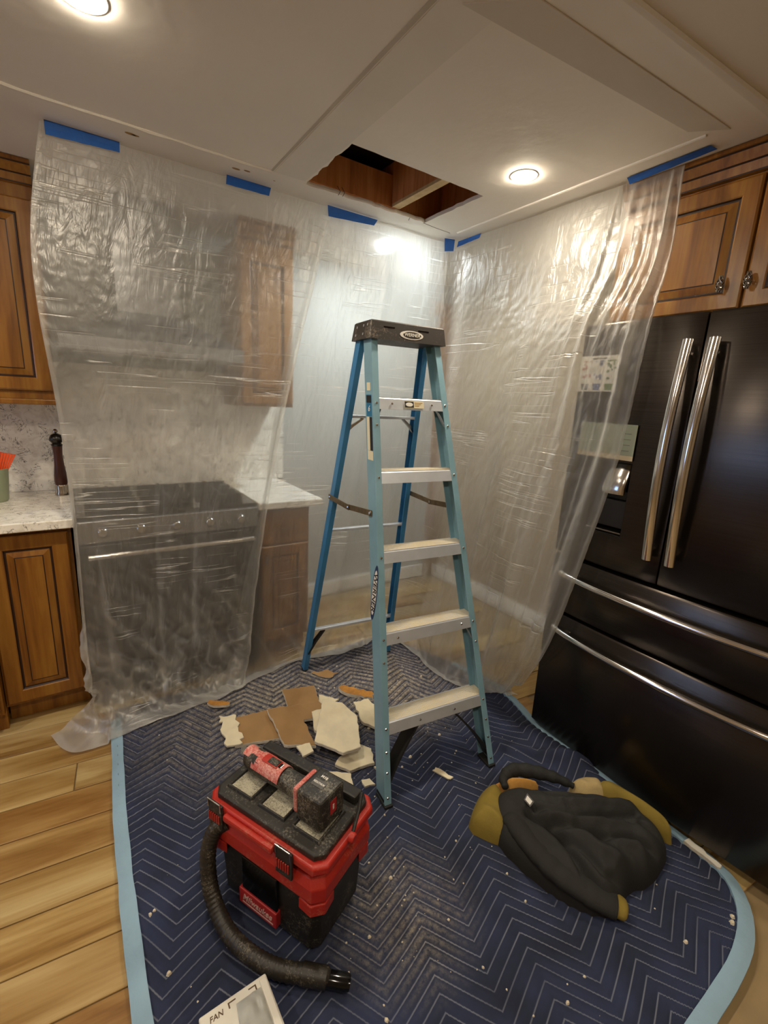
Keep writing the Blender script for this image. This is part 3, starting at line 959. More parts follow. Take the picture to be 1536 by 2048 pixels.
def gauss(x, c, w):
    return math.exp(-((x - c) / w) ** 2)
def pw_interp(tab, y):
    return float(np.interp(y, [t[0] for t in tab], [t[1] for t in tab]))
BL = [(0.20, .03), (.6, .012), (.92, .007), (1.24, .005), (1.55, .010), (1.95, .032), (2.16, .04)]
BR = [(0.20, 1.36), (.215, 1.46), (.24, 1.53), (.285, 1.60), (.36, 1.645), (.49, 1.645), (.72, 1.63), (.97, 1.635), (1.15, 1.66), (1.25, 1.73), (1.40, 1.755), (1.55, 1.72), (1.85, 1.62), (2.16, 1.50)]
def blanket_h(x, y):
    """lie of the cloth"""
    h = 0.010 + 0.006 * noise.noise((x * 3, y * 3, 2.0)) + .004 * noise.noise((x * 9, y * 7, 5))
    # slack roll pushed up against the refrigerator
    k = gauss(x, 1.60 - .05 * (y - .9), .055) * gauss(y, .92, .26)
    h += .050 * k
    h += .030 * gauss(x + .8 * (y - 1.0), 1.50, .03) * gauss(y, 1.0, .2)
    # bump by the far end
    h += .028 * gauss(x, 1.22, .16) * gauss(y, 1.74, .16)
    h += .012 * max(0, noise.noise((x * 5 + y * 2, y * 5, 9))) * min(1, max(0, y - 1.3) * 3)
    return max(h, 0.004)
def film_sheet(name, label, ctrl, nu, nv, disp, floor_rows=0.0):
    """ctrl[row][col] = (x, y, z); rows run from the ceiling to the floor"""
    C = np.array(ctrl, float)
    R, K = C.shape[:2]
    A = cr_eval(C, np.linspace(0, R - 1, nv))                    # (nv, K, 3)
    B = cr_eval(np.swapaxes(A, 0, 1), np.linspace(0, K - 1, nu)) # (nu, nv, 3)
    du = np.gradient(B, axis=0); dv = np.gradient(B, axis=1)
    N = np.cross(du, dv); N /= np.linalg.norm(N, axis=2, keepdims=True) + 1e-9
    # arc length coordinates in metres for noise and texture
    su = np.cumsum(np.linalg.norm(du, axis=2), axis=0).mean(axis=1)
    sv = np.cumsum(np.linalg.norm(dv, axis=2), axis=1).mean(axis=0)
    V = B.copy()
    FO = np.zeros((nu, nv), np.float32)
    for i in range(nu):
        for j in range(nv):
            d, FO[i, j] = disp(i / (nu - 1), j / (nv - 1), su[i], sv[j])
            V[i, j] += N[i, j] * d
    V[:, :, 2] = np.minimum(V[:, :, 2], CEIL - .003)
    for i in range(nu):
        for j in range(nv):
            x, y, z = V[i, j]
            if z < .09:
                zf = 0.004 + .008 * (noise.noise((x * 11, y * 11, 3)) + 1)
                if pw_interp(BL, y) - .03 < x < pw_interp(BR, y) + .03 and y < 2.18:
                    zf += blanket_h(x, y) + .008
                V[i, j, 2] = max(z, zf)
    me = bpy.data.meshes.new(name)
    idx = np.arange(nu * nv).reshape(nu, nv)
    q = np.stack([idx[:-1, :-1], idx[1:, :-1], idx[1:, 1:], idx[:-1, 1:]], -1).reshape(-1, 4)
    me.from_pydata(V.reshape(-1, 3).tolist(), [], q.tolist())
    uv = me.uv_layers.new(name='sheet')
    UV = np.stack(np.meshgrid(su, -sv, indexing='ij'), -1).reshape(-1, 2)
    li = np.empty(len(me.loops), int); me.loops.foreach_get('vertex_index', li)
    uv.data.foreach_set('uv', UV[li].ravel())
    at = me.attributes.new('fold', 'FLOAT', 'POINT')      # where the film lies doubled, plus a light band painted at the corner
    at.data.foreach_set('value', np.clip(FO, 0, .6).ravel())
    me.polygons.foreach_set('use_smooth', [True] * len(me.polygons))
    me.materials.append(M['film'])
    o = bpy.data.objects.new(name, me); COL.objects.link(o)
    return tag(o, label, 'plastic sheet')

NZ = noise.noise
def ridged(p):
    return 1 - 2 * abs(NZ(p))
ZS = (2.292, 1.98, 1.72, 1.3, 0.92, 0.5, 0.2, 0.05)
a_l = [(0.018, 2.135), (-.038, 2.125), (-.048, 2.12), (-.024, 2.13), (-.020, 2.12), (-.028, 2.10), (-.030, 2.08), (-.035, 2.03)]
a_r = [(1.08, 2.132), (1.0, 2.125), (.93, 2.12), (.83, 2.12), (.755, 2.11), (.685, 2.09), (.645, 2.08), (.62, 2.07)]
ctrl = []
for r, z in enumerate(ZS):
    L, Rr = a_l[r], a_r[r]
    row = [(L[0] - (.11 if r == 7 else .004), L[1] + (.10 if r == 7 else 0), z)]
    row.append((L[0], L[1], z))
    for u in (.25, .5, .75):
        row.append((L[0] + (Rr[0] - L[0]) * u, L[1] + (Rr[1] - L[1]) * u + (-.012 if 2 < r < 6 else 0), z))
    row.append((Rr[0], Rr[1], z))
    ctrl.append(row)
ctrl.append([(-.205, 2.12, .02), (-.11, 1.955, .02), (.13, 1.965, .02), (.35, 1.995, .02), (.50, 2.010, .02), (.60, 2.035, .02)])
def dispA(u, v, su, sv):
    pin = min(1, v / .06)
    d = 0.010 * NZ((su * 7 + sv * .8, sv * 1.1, 1.0))
    amt = 0.3 + 0.7 * max(gauss(u, .16, .14) * gauss(v, .16, .14), gauss(v, .82, .14), 0.35 * gauss(u, .6, .2))
    d += 0.0055 * amt * ridged((su * 15, sv * 14, 4.0))
    d += 0.0030 * amt * ridged((su * 34, sv * 34, 8.0))
    d += 0.022 * gauss(u, .985, .02) * pin
    for c, w, a in ((.50, .014, .012), (.66, .016, .012), (.28, .012, .006)):
        d += a * gauss(u + .03 * math.sin(v * 5), c, w) * min(1, max(0, (v - .3) * 2))
    f = .20 * gauss(u, 1.0, .03) + .16 * gauss(u, .17, .012)
    for c, w, a in ((.50, .013, .24), (.66, .012, .22), (.30, .010, .12)):
        f += a * gauss(u + .03 * math.sin(v * 5), c, w) * min(1, max(0, (v - .3) * 2)) * (.5 + NZ((v * 6, c * 9, 2)))
    if v > .50:
        k = min(1, (v - .50) / .30)
        d += 0.026 * k * NZ((su * 9, sv * 7, 12.0)) + .022 * k * ridged((su * 6 - sv * 5, sv * 4, 51)) + .010 * k * ridged((su * 15 - sv * 7, sv * 12, 53))
        f += .75 * k * max(0, ridged((su * 6 - sv * 5, sv * 4, 51)) - .60) + .65 * k * max(0, ridged((su * 15 - sv * 7, sv * 12, 53)) - .62) + .12 * max(0, v - .75) * 4
    f += .22 * max(0, NZ((su * 5, sv * 5, 61))) * gauss(v, .10, .10) * gauss(u, .3, .2)
    return d * pin, f
film_sheet('plastic_sheet', 'clear plastic sheeting hung from the ceiling over the range at left', ctrl, 210, 300, dispA)

rows = {
 2.292: [(.95, 2.166), (1.20, 2.158), (1.45, 2.139), (1.70, 2.139), (1.795, 2.06), (1.82, 1.70), (1.826, 1.35), (1.835, 1.12), (1.842, .972)],
 1.98: [(.92, 2.168), (1.18, 2.158), (1.44, 2.138), (1.69, 2.138), (1.79, 2.05), (1.80, 1.69), (1.76, 1.32), (1.73, 1.06), (1.715, .90)],
 1.72: [(.88, 2.168), (1.14, 2.158), (1.41, 2.137), (1.68, 2.135), (1.78, 2.04), (1.77, 1.68), (1.665, 1.30), (1.608, 1.06), (1.594, .865)],
 1.3: [(.80, 2.166), (1.10, 2.158), (1.38, 2.137), (1.64, 2.135), (1.745, 2.03), (1.71, 1.68), (1.605, 1.31), (1.592, 1.08), (1.588, .888)],
 0.92: [(.74, 2.160), (1.05, 2.158), (1.33, 2.140), (1.585, 2.138), (1.69, 2.01), (1.65, 1.68), (1.57, 1.34), (1.565, 1.12), (1.568, .945)],
 0.5: [(.63, 2.150), (.99, 2.155), (1.28, 2.150), (1.53, 2.14), (1.63, 1.99), (1.59, 1.68), (1.555, 1.38), (1.56, 1.18), (1.580, 1.045)],
 0.2: [(.58, 2.132), (.93, 2.145), (1.24, 2.165), (1.49, 2.145), (1.585, 1.95), (1.545, 1.68), (1.575, 1.44), (1.61, 1.28), (1.66, 1.20)],
 0.05: [(.56, 2.105), (.92, 2.145), (1.21, 2.14), (1.49, 2.14), (1.56, 1.93), (1.52, 1.68), (1.585, 1.47), (1.67, 1.38), (1.74, 1.33)]}
ctrl = [[(x, y, z) for x, y in rows[z]] for z in ZS]
ctrl.append([(.55, 2.035, .02), (.90, 2.118, .02), (1.20, 2.075, .02), (1.47, 2.105, .02), (1.53, 1.90, .02), (1.495, 1.665, .02), (1.57, 1.44, .02), (1.69, 1.35, .02), (1.76, 1.30, .02)])
def dispB(u, v, su, sv):
    pin = min(1, v / .06)
    d = 0.008 * NZ((su * 6 + sv * .9, sv * 1.0, 21.0))
    rt = max(0, min(1, (u - .45) * 4))
    amt = 0.25 + 0.75 * rt * max(gauss(v, .25, .25), .4) + 0.5 * max(0, v - .8) * 5
    d += 0.0045 * amt * ridged((su * 18 + sv * 8, sv * 9, 24.0))
    d += 0.0028 * amt * ridged((su * 40 + sv * 14, sv * 26, 28.0))
    # gathered pleats falling from the tape by the refrigerator cabinet
    wob = .02 * v - .004 + .005 * NZ((v * 4, 3, 7))
    for c, w, a in ((.80, .009, .012), (.845, .007, .009), (.885, .010, .014), (.92, .006, .009), (.955, .008, .012)):
        d += -a * gauss(u + wob, c, w) * min(1, v * 6) * (1 - .6 * max(0, v - .6))
    for c, w, a in ((.70, .012, .010), (.62, .010, .008), (.22, .012, .010), (.33, .010, .008)):
        d += -a * gauss(u + wob * 2, c, w) * min(1, v * 4)
    f = 0.0
    for c0, c1, w, a in ((.870, .770, .017, .42), (.960, .915, .014, .40), (.83, .70, .007, .16), (.915, .85, .006, .14), (.992, .992, .010, .20)):
        c = c0 + (c1 - c0) * min(1, v / .85)
        k = gauss(u, c + .004 * math.sin(v * 6 + c0 * 20), w * (.5 + .8 * v))
        f += a * k * min(1, .35 + v * 1.2) * (.75 + .5 * NZ((v * 5, c0 * 31, 3)))
        d += -.014 * k * a / .36
    f += .42 * gauss(u, .512, .020) * gauss(v, .22, .28) + .14 * gauss(u, .20, .012) * max(0, v - .2) + .14 * gauss(u, .31, .01) * max(0, v - .2)  # first term paints lamp light caught on the rounded corner as extra haze
    if v > .62:
        k = min(1, (v - .62) / .30)
        d += 0.020 * k * NZ((su * 9, sv * 8, 42.0)) + .010 * k * ridged((su * 7 - sv * 5, sv * 4, 81))
        f += .70 * k * max(0, ridged((su * 7 - sv * 5, sv * 4, 81)) - .62) + .16 * max(0, v - .75) * 4
    return d * pin, f
film_sheet('plastic_sheet', 'clear plastic sheeting wrapping the back corner and draped across the refrigerator', ctrl, 330, 300, dispB)

# ------------------------------------------------------------------ painter's tape
def tape(label, quad, n=10, sag=0.004, off=0.0):
    """quad: four 3D corners; torn short ends"""
    P = [Vector(p) for p in quad]
    rnd = random.Random(label)
    top, bot = [], []
    for i in range(n + 1):
        u = i / n
        a = P[0].lerp(P[1], u); b = P[3].lerp(P[2], u)
        top.append(a); bot.append(b)
    nrm = (P[1] - P[0]).cross(P[3] - P[0]).normalized()
    m = MB()
    for i, (a, b) in enumerate(zip(top, bot)):
        w = nrm * (0.003 * noise.noise((i * .7, len(label), 0)))
        top[i] = a; bot[i] = b + w
    for e in (0, n):                      # torn ends
        k = rnd.uniform(-.006, .006)
        bot[e] = bot[e] + (P[1] - P[0]).normalized() * k
    mid = [(a + b) / 2 + nrm * (0.001 + .001 * math.sin(i)) for i, (a, b) in enumerate(zip(top, bot))]
    rings = [[t_, c, b_, b_ - nrm * .0006, c - nrm * .0006, t_ - nrm * .0006] for t_, c, b_ in zip(top, mid, bot)]
    m.loft(rings)
    return tag(m.build('painters_tape', 'tape_blue', None), label, 'tape', 'blue painter\'s tape holding the sheeting')
TZ = CEIL - .0035
tape('longest strip of blue painter\'s tape, at the far left top of the sheeting', [(0.01, 2.126, TZ), (0.228, 2.126, TZ), (0.222, 2.122, TZ - .034), (0.012, 2.122, TZ - .044)])
tape('short blue tape strip left of the ceiling hole, on the range sheeting', [(0.602, 2.126, TZ), (0.785, 2.126, TZ), (0.772, 2.121, TZ - .034), (0.600, 2.121, TZ - .036)])
tape('blue tape strip just below the square ceiling hole', [(1.05, 2.124, TZ), (1.318, 2.124, TZ), (1.30, 2.119, TZ - .030), (1.056, 2.119, TZ - .046)])
tape('square bit of blue tape in the back corner above the ladder', [(1.722, 2.098, TZ), (1.778, 2.080, TZ), (1.772, 2.074, TZ - .058), (1.720, 2.094, TZ - .064)], 4)
tape('thin blue tape strip running right from the back corner', [(1.785, 2.06, TZ - .012), (1.812, 1.92, TZ + .0005), (1.808, 1.925, TZ - .020), (1.780, 2.062, TZ - .040)])
tape('long blue tape strip beside the crown of the refrigerator cabinet', [(1.80, 1.155, TZ), (1.79, 0.875, TZ), (1.825, 0.865, TZ - .002), (1.824, 1.155, TZ - .014)])

# ------------------------------------------------------------------ moving blanket
def quilt_uv(x, y):
    wx = x + .018 * NZ((x * 2.2, y * 2.2, 31)); wy = y + .022 * NZ((x * 2.0, y * 2.0, 35))
    c, s = math.cos(QA), math.sin(QA)
    return c * wx + s * wy, -s * wx + c * wy
def blanket():
    t = thing('moving_blanket', 'navy quilted moving blanket with zigzag stitching and pale blue binding on floor', 'blanket', (0, 0, 0))
    ny, nx = 330, 290
    ys = np.linspace(0.20, 2.16, ny)
    vs, uvs = [], []
    for y in ys:
        l, r = pw_interp(BL, y), pw_interp(BR, y)
        for i in range(nx):
            x = l + (r - l) * i / (nx - 1)
            p, q = quilt_uv(x, y)
            pp = p % QP
            tri = pp if pp < QP / 2 else QP - pp
            ph = ((q - tri * QSL) / QS) % 1.0
            puff = (0.0065 + .005 * min(1, max(0, y - 1.2) * 2)) * (math.sin(PI * ph) ** 0.7)
            vs.append((x, y, blanket_h(x, y) + puff)); uvs.append((p, q))
    idx = np.arange(nx * ny).reshape(ny, nx)
    q = np.stack([idx[:-1, :-1], idx[:-1, 1:], idx[1:, 1:], idx[1:, :-1]], -1).reshape(-1, 4)
    me = bpy.data.meshes.new('quilted_cloth')
    me.from_pydata(vs, [], q.tolist())
    uv = me.uv_layers.new(name='quilt')
    li = np.empty(len(me.loops), int); me.loops.foreach_get('vertex_index', li)
    uv.data.foreach_set('uv', np.array(uvs)[li].ravel())
    me.polygons.foreach_set('use_smooth', [True] * len(me.polygons))
    me.materials.append(M['blanket'])
    o = bpy.data.objects.new('quilted_cloth', me); COL.objects.link(o); o.parent = t
    # binding sewn round the edge
    edge = [(pw_interp(BL, y), y) for y in np.linspace(2.10, .22, 60)]
    edge += [(x, .20) for x in np.linspace(.05, 1.34, 30)]
    edge += [(pw_interp(BR, y), y) for y in (.205, .21, .22, .23, .245, .26, .285, .31, .335, .36, .42, .5, .6, .75, .9, 1.05, 1.15, 1.22, 1.28, 1.4, 1.55, 1.7)]
    for k in range(2):
        edge = [edge[0]] + [((edge[i - 1][0] + 2 * edge[i][0] + edge[i + 1][0]) / 4, (edge[i - 1][1] + 2 * edge[i][1] + edge[i + 1][1]) / 4) for i in range(1, len(edge) - 1)] + [edge[-1]]
    m = MB()
    rings = []
    for i, (x, y) in enumerate(edge):
        a = Vector(edge[max(i - 1, 0)]); b = Vector(edge[min(i + 1, len(edge) - 1)])
        d = (b - a).normalized(); nn = Vector((-d.y, d.x))          # points to the inside of the cloth
        z = max(blanket_h(x, y) - .001, 0.006)
        w = .021 + .003 * NZ((i * .3, 2, 4))
        prof = [(-w, -.003), (-w, .004), (-w * .4, .0095), (w * .5, .0145), (w, .0135), (w, -.001), (0, -.004)]
        rings.append([(x + nn.x * p, y + nn.y * p, max(.0012, z + q)) for p, q in prof])
    m.loft(rings)
    m.build('binding', 'binding_blue', t, smooth=True)
blanket()
def cloth_top(x, y):
    return blanket_h(x, y) + .0065

# ------------------------------------------------------------------ step ladder
def ladder():
    rz = math.radians(-6.4)
    O = Vector((1.063, 1.069, 0.014))
    t = thing('step_ladder', 'blue fiberglass step ladder with black top standing on the blanket', 'ladder', O, rz)
    ZT = 1.665
    xo = lambda z: 0.253 - 0.059 * z                # outer half width of the front rails
    xr = lambda z: 0.262 - 0.062 * z
    yf = lambda z: 0.289 * z                        # front face of the front rails
    yr = lambda z: 0.986 - 0.2229 * z               # back face of the rear rails
    D, FLG, TH = 0.070, 0.027, 0.0035
    def rail(s, z0, z1, xw, y0f, dep, flg, name, mat='ladder_blue'):
        rings = []
        for z in (z0, z1):
            w, y0 = xw(z), y0f(z)
            prof = [(w, y0), (w, y0 + dep), (w - flg, y0 + dep), (w - flg, y0 + dep - TH), (w - TH, y0 + dep - TH), (w - TH, y0 + TH), (w - flg, y0 + TH), (w - flg, y0)]
            rings.append([(s * x, y, z) for x, y in prof])
        o = MB().loft(rings).build(name, mat, t, bevel=.0012)
        return o
    fr = {}
    for s in (-1, 1):
        fr[s] = rail(s, 0.012, ZT - .002, xo, yf, D, FLG, 'front_rail')
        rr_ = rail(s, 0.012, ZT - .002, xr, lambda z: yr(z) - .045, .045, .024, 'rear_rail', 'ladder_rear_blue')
        # feet
        f = MB(); w = xo(0)
        f.rbox((min(s * (w + .003), s * (w - .032)), -.004, 0.0), (max(s * (w + .003), s * (w - .032)), D + .004, .0118), .003)
        f.build('foot', 'black_rubber', t)
        f = MB(); w = xr(0)
        f.rbox((min(s * (w + .003), s * (w - .03)), .986 - .05, 0.0), (max(s * (w + .003), s * (w - .03)), .986 + .004, .0118), .003)
        f.build('foot', 'black_rubber', t)
    def rivet(mb, x, y, z, r=.0055, axis=(0, -1, 0)):
        single = mb is None
        mb = MB() if single else mb
        a = Vector(axis).normalized()
        mb.tube([Vector((x, y, z)), Vector((x, y, z)) + a * .003, Vector((x, y, z)) + a * .0042], [r, r * .8, r * .2], 8)
        if single:
            mb.build('rail_rivet', 'chrome', t, smooth=True)
    rv = None
    # steps
    for k, z in enumerate((0.290, 0.600, 0.889, 1.176, 1.447)):
        w = xo(z) - TH - .001
        y0 = yf(z) + .0005
        prof = [(y0 + .004, z), (y0 + .0, z - .004), (y0 - .0012 * 10, z - .043), (y0 - .009, z - .0435), (y0 + .002, z - .008), (y0 + .071, z - .006), (y0 + .060, z - .04), (y0 + .063, z - .04), (y0 + .076, z - .003), (y0 + .076, z)]
        # ribbed tread
        top = []
        for r_ in range(12):
            ya = y0 + .070 - r_ * .0058
            top += [(ya, z + .0018), (ya - .003, z + .0018), (ya - .0032, z + .0005), (ya - .0056, z + .0005)]
        m = MB().loft([[(x, p[0], p[1]) for p in prof] for x in (-w, w)])
        st = m.build('step', 'aluminium', t)
        rings_ = [[(x, p[0], p[1]) for p in [(y0 + .0725, z + .0001), (y0 + .0725, z + .001)] + top[:-2] + [(y0 + .0045, z + .0005), (y0 + .0045, z + .0001)]] for x in (-w + .001, w - .001)]
        MB().loft(rings_).build('tread', 'tread_dusty', st)
        lipn = Vector((0, -1, .25)).normalized()
        for sx in ((-.62, .62) if k in (0, 1) else (-.5, .5) if k == 4 else ()):
            mm = MB()
            rivet(mm, sx * w * (.55 if k == 0 else 1.1), yf(z - .02) - .0022, z - .021, .0055, lipn)
            mm.build('rivet', 'chrome', st)
        if k == 4:
            F = frame((0, yf(z - .02) - .0030, z - .022), (1, 0, 0), (0, .289, 1))
            MB().box((-.035, -.014, 0), (.052, .014, .0006), F).build('sticker', 'sticker_cream', st)
            MB().box((-.034, -.012, .0007), (0.006, .012, .001), F).build('sticker_block', 'black_print', st)
            MB().prism(ellipse(.016, .008), .0011, .0016, F @ Matrix.Translation((-.014, 0, 0))).build('sticker_oval', 'white_print', st)
            q = MB()
            for i in range(3):
                q.box((.010, .006 - i * .006, .0007), (.046 - i * .008, .0085 - i * .006, .001), F)
            q.build('sticker_line', 'scrap_wood', st)
        for s in (-1, 1):
            rivet(rv, s * (xo(z) - .013), yf(z - .02), z - .02)
            if k in (0, 1, 4):
                rivet(rv, s * (xo(z - .1) - .013), yf(z - .1), z - .10)
            # silver braces under the second and top steps
            if k in (1, 4):
                zz = z - .012
                m = MB()
                a = Vector((s * (xo(zz) - .055), yf(zz) + .035, zz - .004)); b = Vector((s * (xo(zz - .09) - .006), yf(zz - .09) + .03, zz - .095))
                dd = (b - a).normalized(); side = Vector((0, 1, .289)).normalized(); nn = dd.cross(side)
                m.loft([[p + side * .014 + nn * .001, p - side * .014 + nn * .001, p - side * .014 - nn * .001, p + side * .014 - nn * .001] for p in (a, (a + b) / 2 + nn * .004, b)])
                m.build('step_brace', 'aluminium', t)
            if k == 0:
                # curved black gusset from the lowest step down to the foot
                m = MB()
                rings = []
                for i in range(11):
                    u = i / 10
                    zz = z - .045 - (z - .065) * u
                    inn = .150 * (1 - u) ** 1.35 + .004
                    w_ = xo(zz)
                    ya, yb = yf(zz) + .006, yf(zz) + .064
                    rings.append([(s * (w_ - TH - .0005), ya, zz), (s * (w_ - TH - inn), ya, zz), (s * (w_ - TH - inn), yb, zz), (s * (w_ - TH - .0005), yb, zz)])
                # keep only a band: arch with an open heart
                for i in range(10):
                    A, B = rings[i], rings[i + 1]
                    th = .010
                    def band(Rg):
                        x1 = Rg[1][0]; sg = 1 if x1 < Rg[0][0] else -1
                        return [(x1 + sg * th, Rg[0][1], Rg[0][2]), (x1, Rg[1][1], Rg[1][2]), (x1, Rg[2][1], Rg[2][2]), (x1 + sg * th, Rg[3][1], Rg[3][2])]
                    m.loft([band(A), band(B)], cap=(i in (0, 9)))
                m.build('foot_gusset', 'black_plastic', t)
                rivet(rv, s * (xo(.12) - .013), yf(.12), .12)
                rivet(rv, s * (xo(.035) - .013), yf(.035), .035)
    # rear rungs with braces
    for k, z in enumerate((0.27, 0.84, 1.37)):
        w = xr(z) - TH
        y0 = yr(z) - .04
        MB().box((-w, y0, z - .012), (w, y0 + .026, z)).build('rear_rung', 'aluminium', t, bevel=.002)
        if k in (0, 2):
            for s in (-1, 1):
                a = Vector((s * (w - .075), y0 + .012, z - .0125)); b = Vector((s * (xr(z - .1) - .006), yr(z - .1) - .028, z - (.15 if k == 0 else .085)))
                wd = .013 if k == 0 else .007
                m = MB()
                dd = (b - a).normalized(); side = Vector((0, 1, 0)); nn = dd.cross(side).normalized()
                m.loft([[p + side * wd + nn * q, p - side * wd + nn * q, p - side * wd - nn * q, p + side * wd - nn * q] for p, q in ((a, .004), ((a + b) / 2 + nn * .006 * s, .006), (b, .003))])
                m.build('rung_brace', 'black_plastic' if k == 0 else 'steel', t)
    # spreader bars, hinged in the middle
    for s in (-1, 1):
        zf, zr = 1.02, 1.0
        a = Vector((s * (xo(zf) + .0035), yf(zf) + .045, zf)); b = Vector((s * (xr(zr) + .0035), yr(zr) - .02, zr))
        mid = (a + b) / 2 + Vector((0, 0, -.012))
        for p, q, o_ in ((a, mid, .0), (mid, b, .0042)):
            p = p + Vector((s * o_, 0, 0)); q = q + Vector((s * o_, 0, 0))
            d = (q - p).normalized(); up = Vector((1, 0, 0)).cross(d).normalized()
            p2 = p - d * .012; q2 = q + d * .012
            m = MB().loft([[e + up * .0115 + Vector((.0015, 0, 0)), e - up * .0115 + Vector((.0015, 0, 0)), e - up * .0115 - Vector((.0015, 0, 0)), e + up * .0115 - Vector((.0015, 0, 0))] for e in (p2, q2)])
            m.build('spreader_bar', 'spreader', t, bevel=.001)
        for e in (a, mid, b):
            MB().lathe([(.007, -.003 * s), (.007, .006 * s), (.003, .009 * s)], e, 10, 'X').build('spreader_pin', 'steel', t)
    # black top cap
    zt, zb = 1.727, 1.660
    ya, yb_ = 0.468, 0.622
    w0, w1 = 0.163, 0.172
    ring = lambda w, y0, y1, z, c: [(-w + c, y0, z), (w - c, y0, z), (w, y0 + c, z), (w, y1 - c, z), (w - c, y1, z), (-w + c, y1, z), (-w, y1 - c, z), (-w, y0 + c, z)]
    cap = MB()
    cap.loft([ring(w1, ya - .008, yb_ + .010, zb, .004), ring(w0 + .001, ya, yb_, zt - .004, .004), ring(w0 - .003, ya + .004, yb_ - .004, zt, .004)])
    co = cap.build('top_cap', 'cap_black', t)
    F = frame((0, ya - .0049, (zt + zb) / 2 - .008), (1, 0, 0), (0, .12, 1))
    MB().prism(ellipse(.052, .0165), .0, .0010, F @ Matrix.Translation((.010, 0, 0))).build('logo_oval', 'white_print', co)
    MB().prism(ellipse(.040, .0125), .0011, .0016, F @ Matrix.Translation((.012, 0, 0))).build('logo_field', 'cap_black', co)
    text_mesh('logo_text', 'WERNER', .0175, 'white_print', co, F @ Matrix.Translation((.012, 0, .0022)), .0006, 1.0, 0.1)
    for x in (-.088, .064):
        MB().rbox((x - .024, .0175, -.0002), (x + .024, .0225, .0008), .002, F).build('slot', 'black_gloss', co)
    G = frame((-w1 + .0035, (ya + yb_) / 2, (zt + zb) / 2), (0, -1, 0), (.12, 0, 1))
    for px, py in ((.055, .016), (.02, .016), (-.04, .014), (.022, -.015), (-.045, -.015)):
        m = MB(); m.prism(ellipse(.004, .005, 10), 0, .0015, G @ Matrix.Translation((px, py, 0))); m.build('rivet', 'aluminium', co)
    MB().box((-.05, yb_ - .09, zt + .0001), (.05, yb_ - .03, zt + .0016)).build('tool_tray', 'black_plastic', co)
    # labels on the outer face of the front left rail
    def lab_frame(z):
        return frame((-xo(z) - .0004, yf(z) + D / 2, z), (0, -1, 0), (.059, .289, 1))
    o = fr[-1]
    def sticker(z0, z1, y0, y1, mat, e=0.0):
        n = 1
        rr__ = []
        for z in (z0, z1):
            rr__.append([(-xo(z) - .0003 - e, yf(z) + y0, z), (-xo(z) - .0003 - e, yf(z) + y1, z), (-xo(z) - .0008 - e, yf(z) + y1, z), (-xo(z) - .0008 - e, yf(z) + y0, z)])
        MB().loft(rr__).build('rail_label', mat, o)
    sticker(1.375, 1.455, .012, .058, 'sticker_blue'); sticker(1.425, 1.452, .014, .056, 'black_print', .0006)
    sticker(1.25, 1.373, .012, .034, 'black_print'); sticker(1.25, 1.373, .0345, .058, 'sticker_cream')
    sticker(1.215, 1.249, .012, .058, 'sticker_cream')
    F = lab_frame(1.395)
    text_mesh('label_number', '6', .03, 'white_print', o, F @ Matrix.Translation((0, .008, .0014)), .0002)
    sticker(1.47, 1.50, .020, .050, 'sticker_cream')
    F = lab_frame(0.735)
    MB().prism(ellipse(.022, .108), 0.0, .0008, F).build('logo_oval', 'navy_print', o)
    MB().prism(ellipse(.017, .088), .0009, .0013, F).build('logo_field', 'white_print', o)
    text_mesh('logo_text', 'WERNER', .038, 'black_print', o, F @ Matrix.Translation((0, 0, .0016)) @ Matrix.Rotation(-PI / 2, 4, 'Z'), .0003, 1.0)
simple('spreader', (120, 104, 80), 0.4, 0.6, var=0.25, vscale=40)
ladder()

